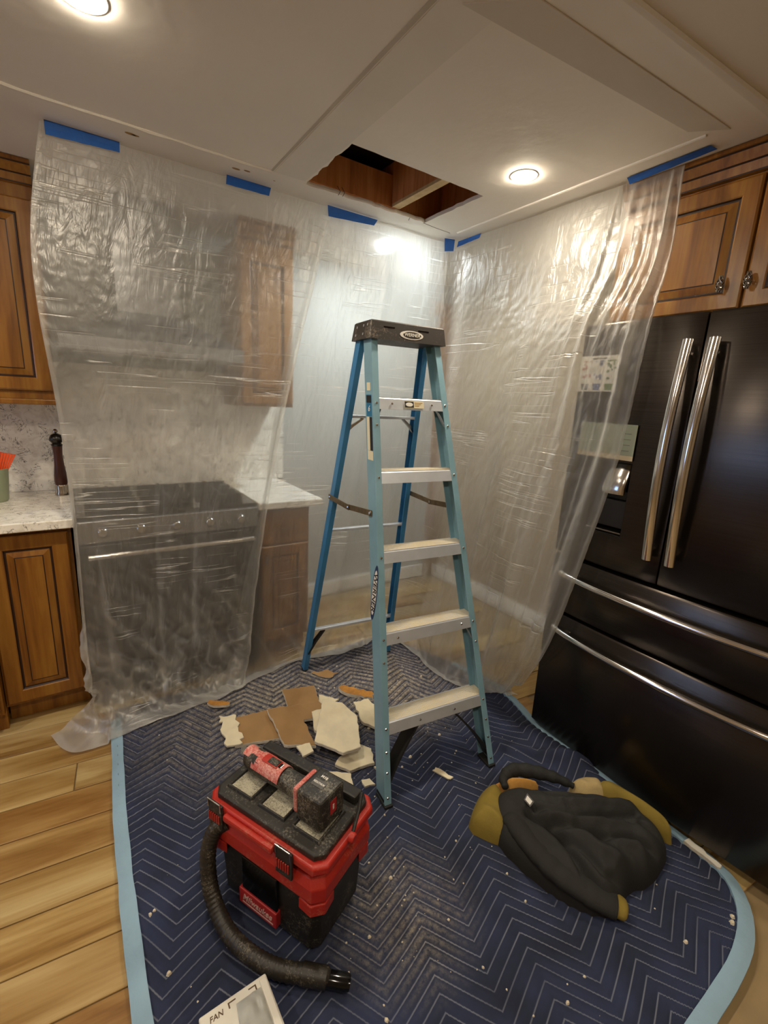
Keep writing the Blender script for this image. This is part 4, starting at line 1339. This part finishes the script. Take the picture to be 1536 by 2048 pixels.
# ------------------------------------------------------------------ wet/dry vacuum box
VX, VY, VR = 0.419, 1.013, math.radians(-64.2)
VT = Matrix.Translation((VX, VY, 0)) @ Matrix.Rotation(VR, 4, 'Z')
def vacuum():
    t = thing('shop_vacuum', 'red and black box vacuum with hose, dusty lid, on the blanket', 'vacuum', (VX, VY, 0.018), VR)
    L, W = 0.205, 0.125           # half length, half width of the rim
    def oct_(l, w, z, c):
        return [(-l + c, -w, z), (l - c, -w, z), (l, -w + c, z), (l, w - c, z), (l - c, w, z), (-l + c, w, z), (-l, w - c, z), (-l, -w + c, z)]
    MB().loft([oct_(L - .045, W - .032, 0, .02), oct_(L - .030, W - .020, .02, .02), oct_(L - .020, W - .012, .215, .02)]).build('tank', 'vac_black', t, bevel=.004)
    # red collar, its lower edge stepping down at the corners and up in the middle of each side
    def collar_bottom(x, y):
        return .165
    m = MB()
    l2, w2 = L - .004, W + .002
    m.loft([oct_(l2 - .012, w2 - .010, .195, .022), oct_(l2, w2, .212, .026), oct_(l2, w2, .252, .026), oct_(l2 - .014, w2 - .012, .274, .026)])
    for sx in (-1, 1):
        for sy in (-1, 1):
            m.loft([[(sx * (l2 - .005 - a * .0), sy * (w2 - .07), z), (sx * (l2 - .07), sy * (w2 - .005), z), (sx * (l2 - .028), sy * (w2 - .001), z), (sx * (l2 - .001), sy * (w2 - .028), z)] for a, z in ((0, .200), (1, .165))])
    m.build('red_collar', 'vac_red', t, bevel=.003)
    MB().loft([oct_(L - .030, W - .026, .2745, .02), oct_(L - .030, W - .026, .297, .02)]).build('neck', 'vac_black', t)
    m = MB()
    m.loft([oct_(L - .006, W - .004, .2975, .026), oct_(L + .003, W + .004, .305, .028), oct_(L + .003, W + .004, .322, .028), oct_(L - .002, W, .328, .028)])
    rim = m.build('lid_rim', 'vac_red', t, bevel=.003)
    # lid plate with three moulded trays
    lid = MB().loft([oct_(L - .014, W - .012, .3285, .020), oct_(L - .014, W - .012, .343, .020), oct_(L - .020, W - .018, .347, .018)]).build('lid', 'vac_lid', t, bevel=.002)
    for k in range(3):
        cx = -.118 + k * .118
        o = MB()
        o.loft([[(cx - .048 + i, -.085 + i, z), (cx + .048 - i, -.085 + i, z), (cx + .048 - i, .030 - i, z), (cx - .048 + i, .030 - i, z)] for i, z in ((0, .3472), (.003, .3535), (.007, .3535), (.010, .3485))], cap=False)
        o.build('tray_rim', 'vac_lid', lid, bevel=.001)
        MB().prism([(cx - .038, -.075), (cx + .038, -.075), (cx + .038, .010), (cx + .028, .020), (cx - .038, .020)], .3473, .3484).build('tray_floor', 'vac_tray', lid)
    MB().rbox((-L + .03, .060, .3475), (L - .03, .098, .372), .006).build('carry_rail', 'vac_black', lid)
    for sx in (-.13, .10):
        MB().rbox((sx - .022, .052, .350), (sx + .022, .0595, .366), .002).build('rail_inlay', 'vac_red', lid)
    # latches and front grip
    for sx in (-.155, .095):
        la = MB().rbox((sx - .027, -W - .013, .258), (sx + .027, -W - .0045, .338), .003).build('latch', 'vac_black', t)
        r = MB()
        for i in range(6):
            r.box((sx - .022 + i * .0075, -W - .0165, .280), (sx - .018 + i * .0075, -W - .0135, .305))
        r.build('latch_rib', 'vac_red', la)
        MB().tube([(sx - .024, -W - .0145, .32), (sx - .024, -W - .016, .348), (sx + .024, -W - .016, .348), (sx + .024, -W - .0145, .32)], .0016, 6).build('latch_bail', 'steel', la)
    MB().rbox((-.118, -W - .020, .305), (.060, -W - .0045, .326), .006).build('front_grip', 'vac_red', t)
    # end handle with pivot
    MB().lathe([(.013, L + .0035), (.013, L + .014), (.010, L + .018)], (0, -.01, .332), 16, 'X').build('pivot_knob', 'vac_red', t, smooth=True)
    MB().tube([(L + .008, -.01, .335), (L - .005, .04, .366), (L - .02, .075, .385)], .005, 8).build('bail_handle', 'vac_black', t, smooth=True)
    # front panel, opening and name badge
    MB().rbox((-.075, -W + .004, .085), (.055, -W + .013, .196), .003).build('front_door', 'black_gloss', t)
    bd = MB().loft([[(x, y, z) for x, z in ((-.085, .030), (.055, .030), (.055, .082), (-.085, .082))] for y in (-W + .001, -W + .022)]).build('badge', 'badge_red', t, bevel=.003)
    text_mesh('badge_text', 'Milwaukee', .030, 'badge_print', bd, frame((-.015, -W + .0002, .060), (1, 0, 0), (0, 0, 1)), .0006, .85, .3)
    MB().box((-.07, -W + .0, .040), (.045, -W + .0008, .044)).build('badge_line', 'badge_print', bd)
    for sx in (-1, 1):
        for sy in (-1, 1):
            m = MB().tube([(sx * (L - .075), sy * (W - .055), -.008), (sx * (L - .075), sy * (W - .055), .0)], .016, 10)
            m.build('foot', 'black_rubber', t)
    # hose from the lid corner down to the floor
    inv = (Matrix.Translation((VX, VY, 0.018)) @ Matrix.Rotation(VR, 4, 'Z')).inverted()
    wp = [(.262, 1.085, .285), (.228, 1.100, .262), (.205, 1.095, .20), (.200, 1.070, .12), (.208, 1.02, .070), (.225, .955, .052), (.258, .885, .049), (.305, .822, .049), (.365, .772, .050)]
    P = np.array(wp)
    Q = cr_eval(P, np.linspace(0, len(wp) - 1, 150))
    m = MB().tube([inv @ Vector(q) for q in Q], [.0215 + .0012 * math.sin(i * 1.9) for i in range(150)], 14)
    m.build('hose', 'hose_black', t, smooth='all')
    m = MB().tube([inv @ Vector(q) for q in ((.352, .782, .050), (.40, .742, .049), (.403, .739, .048))], [.0245, .0235, .018], 14)
    nz = m.build('nozzle', 'hose_black', t, smooth=True)
    m = MB().tube([inv @ Vector(q) for q in ((.401, .741, .048), (.437, .712, .045), (.445, .706, .043))], [.0195, .020, .017], 12, .8)
    m.build('nozzle_tip', 'black_gloss', nz, smooth=True)
vacuum()

# ------------------------------------------------------------------ oscillating multi-tool lying on the lid
def multitool():
    z0 = .3755
    A = Vector((.356, 1.128, z0 + .035)); B = Vector((.448, .912, z0 + .040))
    t = thing('multi_tool', 'dusty red cordless oscillating tool lying on the vacuum lid', 'power tool', (A.x, A.y, z0))
    ax = (B - A).normalized()
    F = frame((0, 0, .035), ax, Vector((-ax.y, ax.x, 0)))          # local x along the tool, z up
    Ln = (B - A).length
    def ring(x, ry, rz_, n=16, dz=0.0, p=2.6):
        out = []
        for k in range(n):
            a = 2 * PI * k / n
            c, s = math.cos(a), math.sin(a)
            out.append(F @ Vector((x, ry * math.copysign(abs(c) ** (2 / p), c), dz + rz_ * math.copysign(abs(s) ** (2 / p), s))))
        return out
    MB().loft([ring(-.035, .014, .016), ring(-.028, .024, .027), ring(0, .030, .033), ring(.022, .031, .033)]).build('gear_head', 'tool_black', t, smooth=True)
    MB().loft([ring(.0225, .031, .031), ring(.05, .031, .030), ring(.10, .028, .027), ring(.16, .028, .028), ring(Ln - .03, .031, .032)]).build('grip', 'tool_black', t, smooth=True)
    # red top shell with switch window
    def shell(x0, x1, ry, rz_, name, mat, a0=.12, a1=.88, n=10, grow=.0022):
        rings = []
        for x in np.linspace(x0, x1, 6):
            out, inn = [], []
            for k in range(n + 1):
                a = PI * (a0 + (a1 - a0) * k / n)
                out.append(F @ Vector((x, (ry + grow) * math.cos(a), (rz_ + grow) * math.sin(a))))
                inn.append(F @ Vector((x, (ry + .0002) * math.cos(a), (rz_ + .0002) * math.sin(a))))
            rings.append(out + inn[::-1])
        return MB().loft(rings).build(name, mat, t, smooth=True)
    shell(.012, .118, .031, .0315, 'red_shell', 'tool_red', .05, .95)
    shell(-.030, .011, .0285, .0315, 'head_shell', 'tool_red', .25, .75)
    sw = shell(.040, .098, .032, .033, 'switch_window', 'vac_red', .36, .64, grow=.003)
    shell(.062, .096, .033, .0345, 'slide_switch', 'tool_black', .42, .60, grow=.004)
    m = MB().rbox((.098, -.008, .0325), (.108, .008, .0348), .001, F); m.build('vent_slot', 'black_gloss', t)
    # blade clamp lever and plunge blade at the nose
    m = MB().loft([[F @ Vector((x, y, z)) for x, y, z in ((-.03, -.014, zz), (-.052, -.010, zz), (-.066, .0, zz), (-.052, .012, zz), (-.03, .014, zz))] for zz in (.010, .013)])
    m.build('blade', 'steel', t)
    # battery pack
    bx = Ln - .030
    bt = MB().rbox((bx, -.048, -.042), (bx + .086, .048, .0518), .010, F, 3).build('battery', 'tool_black', t)
    MB().rbox((bx - .016, -.044, -.030), (bx - .0005, .040, .045), .006, F).build('battery_dock', 'tool_red', t)
    MB().rbox((bx + .018, -.012, .0522), (bx + .058, .012, .0530), .0005, F).build('battery_label', 'icon_grey', bt)
    text_mesh('battery_text', 'M18', .012, 'white_print', bt, F @ Matrix.Translation((bx + .038, .022, .0535)) @ Matrix.Rotation(-PI / 2 * 0, 4, 'Z'), .0004)
    text_mesh('battery_text', 'REDLITHIUM', .0085, 'white_print', bt, F @ Matrix.Translation((bx + .038, 0, .0536)), .0003, .75)
    G = F @ frame((bx + .0862, 0, .01), (0, 1, 0), (0, 0, 1))
    MB().rbox((-.012, -.02, 0), (.012, .02, .0008), .0004, G).build('battery_badge', 'badge_red', bt)
    text_mesh('battery_text', 'M18', .009, 'white_print', bt, G @ Matrix.Translation((0, .0, .0013)) @ Matrix.Rotation(PI / 2, 4, 'Z'), .0003)
    for k in range(4):
        MB().box((bx + .012 + k * .018, .0481, -.03), (bx + .018 + k * .018, .0497, .03), F).build('battery_rib', 'black_rubber', bt)
multitool()

# ------------------------------------------------------------------ drywall debris
def chunk(label, poly, z, thick, top, rz=0, tilt=(0, 0), group='broken drywall pieces on the blanket', jag=.006, cat='drywall', name='drywall_piece'):
    c = (sum(p[0] for p in poly) / len(poly), sum(p[1] for p in poly) / len(poly))
    rnd = random.Random(label)
    pts = []
    for i, p in enumerate(poly):
        q = poly[(i + 1) % len(poly)]
        n = max(2, int(math.hypot(q[0] - p[0], q[1] - p[1]) / .018))
        for k in range(n):
            u = k / n
            j = 0 if k == 0 else jag
            pts.append((p[0] + (q[0] - p[0]) * u - c[0] + rnd.uniform(-j, j), p[1] + (q[1] - p[1]) * u - c[1] + rnd.uniform(-j, j)))
    t = thing(name, label, cat, (c[0], c[1], z), 0, group)
    t.rotation_euler = (tilt[0], tilt[1], 0)
    m = MB(); m.prism(pts, 0, thick - .0012); m.build('gypsum_core', 'drywall_core', t)
    m = MB(); m.prism([(x * .985, y * .985) for x, y in pts], thick - .0011, thick); m.build('paper_face', top, t)
    return t
B0 = 0.0225
T = .0127
chunk('long plaster-edged drywall slab, brown paper up, at the left of the pile', [(.46, 1.83), (.435, 1.655), (.63, 1.60), (.76, 1.72), (.70, 1.80)], B0, T, 'kraft_paper', jag=.003)
chunk('white drywall strip showing at the left end of the debris pile', [(.425, 1.865), (.405, 1.66), (.465, 1.648), (.492, 1.835)], B0 + .0135, T * .6, 'drywall_white', jag=.01)
chunk('brown paper-faced drywall square at the back of the pile', [(.735, 1.90), (.885, 1.855), (.845, 1.70), (.71, 1.76)], B0 + .0135, T, 'kraft_paper', jag=.002)
chunk('large brown paper-faced drywall piece in the middle of the pile', [(.615, 1.775), (.845, 1.715), (.845, 1.61), (.73, 1.63), (.71, 1.46), (.60, 1.53)], B0 + .027, T, 'kraft_paper', jag=.004)
chunk('small white drywall sliver poking out behind the brown square', [(.885, 1.80), (.955, 1.72), (.89, 1.69), (.855, 1.75)], B0, T * .7, 'drywall_white', jag=.008)
chunk('cream drywall piece half under the tilted slab', [(.775, 1.645), (.86, 1.64), (.88, 1.52), (.77, 1.46), (.735, 1.53)], B0 + .042, T, 'drywall_white', jag=.003)
chunk('large cream drywall slab on top of the pile', [(.84, 1.665), (.905, 1.60), (.92, 1.49), (.845, 1.33), (.77, 1.34), (.70, 1.455)], B0 + .064, T, 'drywall_white', tilt=(.03, -.05), jag=.0025)
chunk('cream drywall fragment at the right foot of the pile', [(.86, 1.44), (.915, 1.36), (.885, 1.285), (.78, 1.30), (.745, 1.36)], B0 + .0, T, 'drywall_white', jag=.006)
chunk('pale drywall offcut peeking from under the pile behind the vacuum', [(.69, 1.36), (.78, 1.29), (.755, 1.22), (.66, 1.26)], B0 - .002, T * .8, 'drywall_white', jag=.003)
chunk('cream drywall piece with a nail hole behind the ladder rail', [(1.0, 1.66), (1.075, 1.645), (1.085, 1.49), (1.0, 1.45), (.965, 1.52)], B0 + .002, T, 'drywall_white', jag=.006)
chunk('little white drywall chip lying on the big brown piece', [(.635, 1.49), (.69, 1.48), (.685, 1.43), (.635, 1.425)], B0 + .0405, T * .6, 'drywall_white', jag=.004)
chunk('torn brown paper scrap near the rear ladder foot', [(.93, 1.99), (1.02, 1.975), (1.06, 1.92), (1.0, 1.90), (.965, 1.93)], B0 + .004, .003, 'kraft_paper', jag=.01, name='paper_scrap', cat='paper scrap')
chunk('splintered orange wood scrap lying beyond the drywall pile', [(.995, 1.78), (1.05, 1.745), (1.12, 1.66), (1.10, 1.64), (1.03, 1.69), (.98, 1.75)], B0 + .006, .018, 'scrap_wood', jag=.012, name='wood_scrap', cat='wood scrap', tilt=(.1, .05))
chunk('dark twisted wood scrap at the edge of the plastic by the floor', [(.415, 1.99), (.46, 1.96), (.49, 1.93), (.47, 1.915), (.42, 1.94), (.40, 1.975)], B0 + .014, .012, 'scrap_wood', jag=.008, name='wood_scrap', cat='wood scrap')
chunk('small cream chip right of the front ladder leg', [(.875, 1.275), (.90, 1.265), (.905, 1.235), (.875, 1.24)], B0, .008, 'drywall_white', jag=.003)
chunk('two-pronged drywall shard just left of the front ladder leg', [(.80, 1.245), (.83, 1.235), (.835, 1.20), (.795, 1.21)], B0 - .002, .008, 'drywall_white', jag=.004)
chunk('pale plaster shard in front of the ladder', [(1.07, 1.145), (1.09, 1.15), (1.12, 1.075), (1.095, 1.08)], B0 - .002, .005, 'drywall_white', jag=.004)
chunk('small wood block beside the olive collar of the jacket', [(1.21, .955), (1.25, .955), (1.255, .915), (1.215, .905)], B0 + .0, .014, 'scrap_wood', jag=.003, name='wood_scrap', cat='wood scrap')
chunk('crumpled white wrapper under the refrigerator front', [(1.62, .455), (1.645, .45), (1.632, .345), (1.612, .35)], B0 - .004, .012, 'paper_white', jag=.004, name='paper_scrap', cat='paper scrap')
# countless plaster crumbs
cr = MB()
rnd = random.Random(11)
def crumb(x, y, r, z):
    n = 6
    a0 = rnd.uniform(0, 6)
    p0 = [(x + r * math.cos(a0 + 2 * PI * k / n) * rnd.uniform(.6, 1.2), y + r * math.sin(a0 + 2 * PI * k / n) * rnd.uniform(.6, 1.2), z) for k in range(n)]
    p1 = [(x + (a - x) * .6, y + (b - y) * .6, z + r * .7) for a, b, _ in p0]
    cr.loft([p0, p1])
for k in range(520):
    if k < 330:
        x, y = rnd.gauss(1.02, .26), rnd.gauss(1.62, .22)
    elif k < 430:
        x, y = rnd.gauss(.72, .22), rnd.gauss(.85, .20)
    else:
        x, y = rnd.uniform(.1, 1.5), rnd.uniform(.3, 1.9)
    if not (.06 < x < 1.55 and .26 < y < 2.04):
        continue
    q = VT.inverted() @ Vector((x, y, 0))
    if abs(q.x) < .2 and abs(q.y) < .12:
        continue
    crumb(x, y, abs(rnd.gauss(0, .0022)) + .0012, cloth_top(x, y) - .0022)
for x, y, r in ((.055, 1.15, .007), (.065, 1.155, .006), (.075, .98, .008), (.02, 1.40, .006), (1.30, .305, .007), (1.47, .255, .01), (1.49, .262, .008), (.55, .78, .006)):
    crumb(x, y, r, cloth_top(x, y) - .002)
tag(cr.build('plaster_crumbs', 'crumb_white'), 'white plaster crumbs scattered over the navy blanket', 'crumbs', kind='stuff')

# ------------------------------------------------------------------ crumpled jacket
def inside(poly, x, y):
    c = False
    for i in range(len(poly)):
        x1, y1 = poly[i]; x2, y2 = poly[i - 1]
        if (y1 > y) != (y2 > y) and x < (x2 - x1) * (y - y1) / (y2 - y1) + x1:
            c = not c
    return c
def dist(poly, x, y):
    best = 9
    for i in range(len(poly)):
        x1, y1 = poly[i]; x2, y2 = poly[i - 1]
        dx, dy = x2 - x1, y2 - y1
        u = max(0, min(1, ((x - x1) * dx + (y - y1) * dy) / (dx * dx + dy * dy + 1e-12)))
        best = min(best, math.hypot(x - x1 - dx * u, y - y1 - dy * u))
    return best
def smooth_poly(pts, n=6):
    P = np.array(list(pts) + [pts[0], pts[1], pts[2]])
    P = np.array([pts[-1]] + list(pts) + [pts[0], pts[1]])
    k = len(pts)
    out = cr_eval(P, np.linspace(1, k + 1, k * n, endpoint=False))
    return [tuple(p) for p in out]
def pillow(name, mat, parent, outline, hmax, ramp, folds, base=lambda x, y: 0.02, rings=16, n=6):
    """soft cloth lump over an outline: concentric rings of the outline, lifted by distance to the edge, with folds"""
    poly = smooth_poly(outline, n)
    n = len(poly)
    cx = sum(p[0] for p in poly) / n; cy = sum(p[1] for p in poly) / n
    m = MB()
    rr = []
    for k in range(rings + 1):
        s = 1 - (k / rings) * .985
        ring = []
        for (x, y) in poly:
            px, py = cx + (x - cx) * s, cy + (y - cy) * s
            d = dist(poly, px, py) if k else 0
            u = min(1, d / ramp)
            h = hmax * math.sqrt(max(0, 1 - (1 - u) ** 2))
            h += folds(px, py) * min(1, d / (ramp * .5))
            ring.append((px, py, base(px, py) + max(h, 0.0)))
        rr.append(ring)
    low = [(x, y, base(x, y) - .008) for x, y in poly]
    m.loft([low] + rr)
    return m.build(name, mat, parent, smooth='all')
def jacket():
    t = thing('jacket', 'black work jacket with olive panels crumpled on the blanket by the refrigerator', 'jacket', (0, 0, 0))
    base = lambda x, y: blanket_h(x, y) + .004
    def seg_d(x, y, line):
        best = 9
        for i in range(len(line) - 1):
            (x1, y1), (x2, y2) = line[i], line[i + 1]
            dx, dy = x2 - x1, y2 - y1
            u = max(0, min(1, ((x - x1) * dx + (y - y1) * dy) / (dx * dx + dy * dy)))
            q = math.hypot(x - x1 - dx * u, y - y1 - dy * u)
            best = min(best, q)
        return best
    # valleys and crests of the crumple, fanning from the collar to the hem
    creases = [([(1.175, .76), (1.20, .66), (1.165, .54), (1.175, .46)], -.040, .014),
               ([(1.20, .70), (1.215, .60), (1.215, .51), (1.26, .45)], -.026, .012),
               ([(1.22, .69), (1.31, .59), (1.40, .52), (1.43, .46)], -.030, .013),
               ([(1.21, .76), (1.29, .68), (1.42, .61), (1.50, .57)], -.024, .012),
               ([(1.30, .79), (1.40, .71), (1.52, .65)], -.020, .012),
               ([(1.39, .61), (1.47, .54), (1.50, .48)], -.022, .012),
               ([(1.25, .66), (1.26, .56), (1.31, .47)], .022, .018),
               ([(1.23, .73), (1.33, .63), (1.46, .55)], .022, .020),
               ([(1.30, .73), (1.43, .66), (1.53, .60)], .018, .018),
               ([(1.34, .56), (1.38, .50), (1.37, .46)], .018, .016)]
    def folds(x, y):
        wx = x + .012 * NZ((x * 9, y * 9, 1)); wy = y + .012 * NZ((x * 9, y * 9, 6))
        d = 0
        for line, amp, w in creases:
            d += amp * math.exp(-(seg_d(wx, wy, line) / w) ** 2)
        d += .016 * NZ((x * 6, y * 6, 8)) + .007 * NZ((x * 15, y * 15, 5)) + .003 * ridged((x * 24, y * 24, 2))
        return d
    pillow('body', 'jacket_black', t, [(1.115, .885), (1.06, .78), (1.065, .66), (1.10, .545), (1.15, .475), (1.21, .45), (1.29, .462), (1.36, .442), (1.45, .445), (1.52, .465), (1.565, .54), (1.555, .63), (1.50, .71), (1.40, .785), (1.29, .86), (1.20, .905)], .095, .085, folds, base, 44, n=9)
    # olive hood panel at the left end, with a rolled seam
    def f2(x, y):
        return .008 * NZ((x * 14, y * 14, 1)) + .010 * gauss((x - 1.07) * .8 + (y - .90) * .2, 0, .012)
    pillow('hood_panel', 'jacket_olive', t, [(1.022, .885), (1.03, .835), (1.075, .775), (1.135, .80), (1.19, .865), (1.215, .935), (1.17, .955), (1.10, .935)], .075, .06, f2, base, 12)
    # right sleeve: olive arm folded along the refrigerator
    pillow('sleeve_panel', 'jacket_olive', t, [(1.535, .74), (1.50, .70), (1.535, .62), (1.555, .53), (1.575, .475), (1.605, .50), (1.615, .57), (1.60, .65), (1.575, .72)], .085, .045, lambda x, y: .012 * NZ((x * 20, y * 12, 2)), base, 12)
    # lining showing at the neck and at the back
    pillow('lining', 'jacket_lining', t, [(1.44, .775), (1.47, .80), (1.53, .785), (1.565, .735), (1.52, .68), (1.46, .71)], .075, .04, lambda x, y: .008 * NZ((x * 24, y * 24, 4)), base, 10)
    pillow('collar_lining', 'jacket_tan', t, [(1.235, .925), (1.285, .905), (1.335, .86), (1.33, .835), (1.28, .86), (1.23, .885)], .090, .03, lambda x, y: 0, base, 8)
    # rolled black collar standing over the lining
    m = MB()
    pts = [(1.215, .90, .075), (1.245, .935, .075), (1.30, .935, .085), (1.36, .885, .088), (1.41, .825, .085), (1.45, .775, .07)]
    Q = cr_eval(np.array(pts), np.linspace(0, 5, 40))
    m.tube([tuple(q) for q in Q], [.010 + .016 * math.sin(PI * i / 39) + .002 * math.sin(i * 1.3) for i in range(40)], 10)
    m.build('collar', 'jacket_black', t, smooth='all')
    # arm with a fold running to the lower cuff
    m = MB()
    pts = [(1.135, .80, .078), (1.11, .70, .082), (1.115, .60, .074), (1.15, .52, .058), (1.195, .455, .045)]
    Q = cr_eval(np.array(pts), np.linspace(0, 4, 50))
    m.tube([tuple(q) for q in Q], [.040 + .008 * math.sin(i * .5) * NZ((i * .2, 0, 3)) + .004 * NZ((i * .6, 1, 1)) for i in range(50)], 18, .62)
    arm = m.build('sleeve', 'jacket_black', t, smooth='all')
    m = MB()
    Q = cr_eval(np.array([(1.188, .478, .048), (1.205, .448, .042), (1.216, .430, .036)]), np.linspace(0, 2, 9))
    m.tube([tuple(q) for q in Q], [.036, .037, .037, .036, .035, .034, .032, .026, .012], 16, .6)
    m.build('cuff', 'jacket_olive', arm, smooth='all')
    # small label on the chest
    z = .118
    MB().prism([(1.19, .80), (1.222, .812), (1.214, .775), (1.184, .768)], .121, .1225, None).build('label_patch', 'icon_grey', t)
    m = MB().prism([(1.194, .797), (1.214, .805), (1.209, .779), (1.190, .774)], .1226, .1232); m.build('label_print', 'white_print', t)
jacket()

# ------------------------------------------------------------------ white carton with clear window, bottom edge
def carton():
    t = thing('mask_carton', 'white printed carton with clear plastic window at the bottom edge', 'carton', (0, 0, 0))
    poly = [(.112, .808), (.268, .812), (.276, .60), (.118, .60)]
    z0, z1 = .022, .085
    MB().prism(poly, z0, z1).build('box', 'paper_white', t, bevel=.004)
    # F: x along the far edge, y towards the camera; its z points down, so heights are negative
    F = frame((.112, .808, z1), (.156, .004, 0), (.006, -.2, 0))
    Wd = .157
    up = lambda a: -a
    MB().rbox((Wd - .020, .010, up(.006)), (Wd - .004, .185, up(.0003)), .002, F).build('flap', 'paper_white', t)
    # crinkled clear window
    g = MB()
    nx, ny = 22, 24
    V = []
    for i in range(nx):
        for j in range(ny):
            u, v = i / (nx - 1), j / (ny - 1)
            d = .010 * math.sin(PI * u) ** .5 * math.sin(PI * min(1, v * 1.3)) ** .5 + .004 * NZ((u * 5, v * 5, 2))
            V.append(F @ Vector((.058 + .078 * u + .02 * (1 - v) * (1 - u), .022 + .155 * v, up(.0012 + max(0, d)))))
    Fc = [(i * ny + j, (i + 1) * ny + j, (i + 1) * ny + j + 1, i * ny + j + 1) for i in range(nx - 1) for j in range(ny - 1)]
    g.add(V, Fc)
    g.build('window_film', 'paper_grey', t, smooth='all')
    # printed letters and corner marks along the far edge
    Pm = F @ Matrix.Rotation(PI, 4, 'X')
    text_mesh('printed_text', 'FAN', .016, 'print_brown', t, Pm @ Matrix.Translation((.034, -.020, .0006)), .0003, 1.0, .2)
    for x0, flip in ((.062, 1), (.128, -1)):
        a = [(x0, -.010), (x0 + flip * .018, -.010), (x0 + flip * .018, -.0125), (x0 + flip * .003, -.0125), (x0 + flip * .003, -.022), (x0, -.022)]
        MB().prism(a, .0003, .0008, Pm).build('printed_corner', 'print_brown', t)
carton()
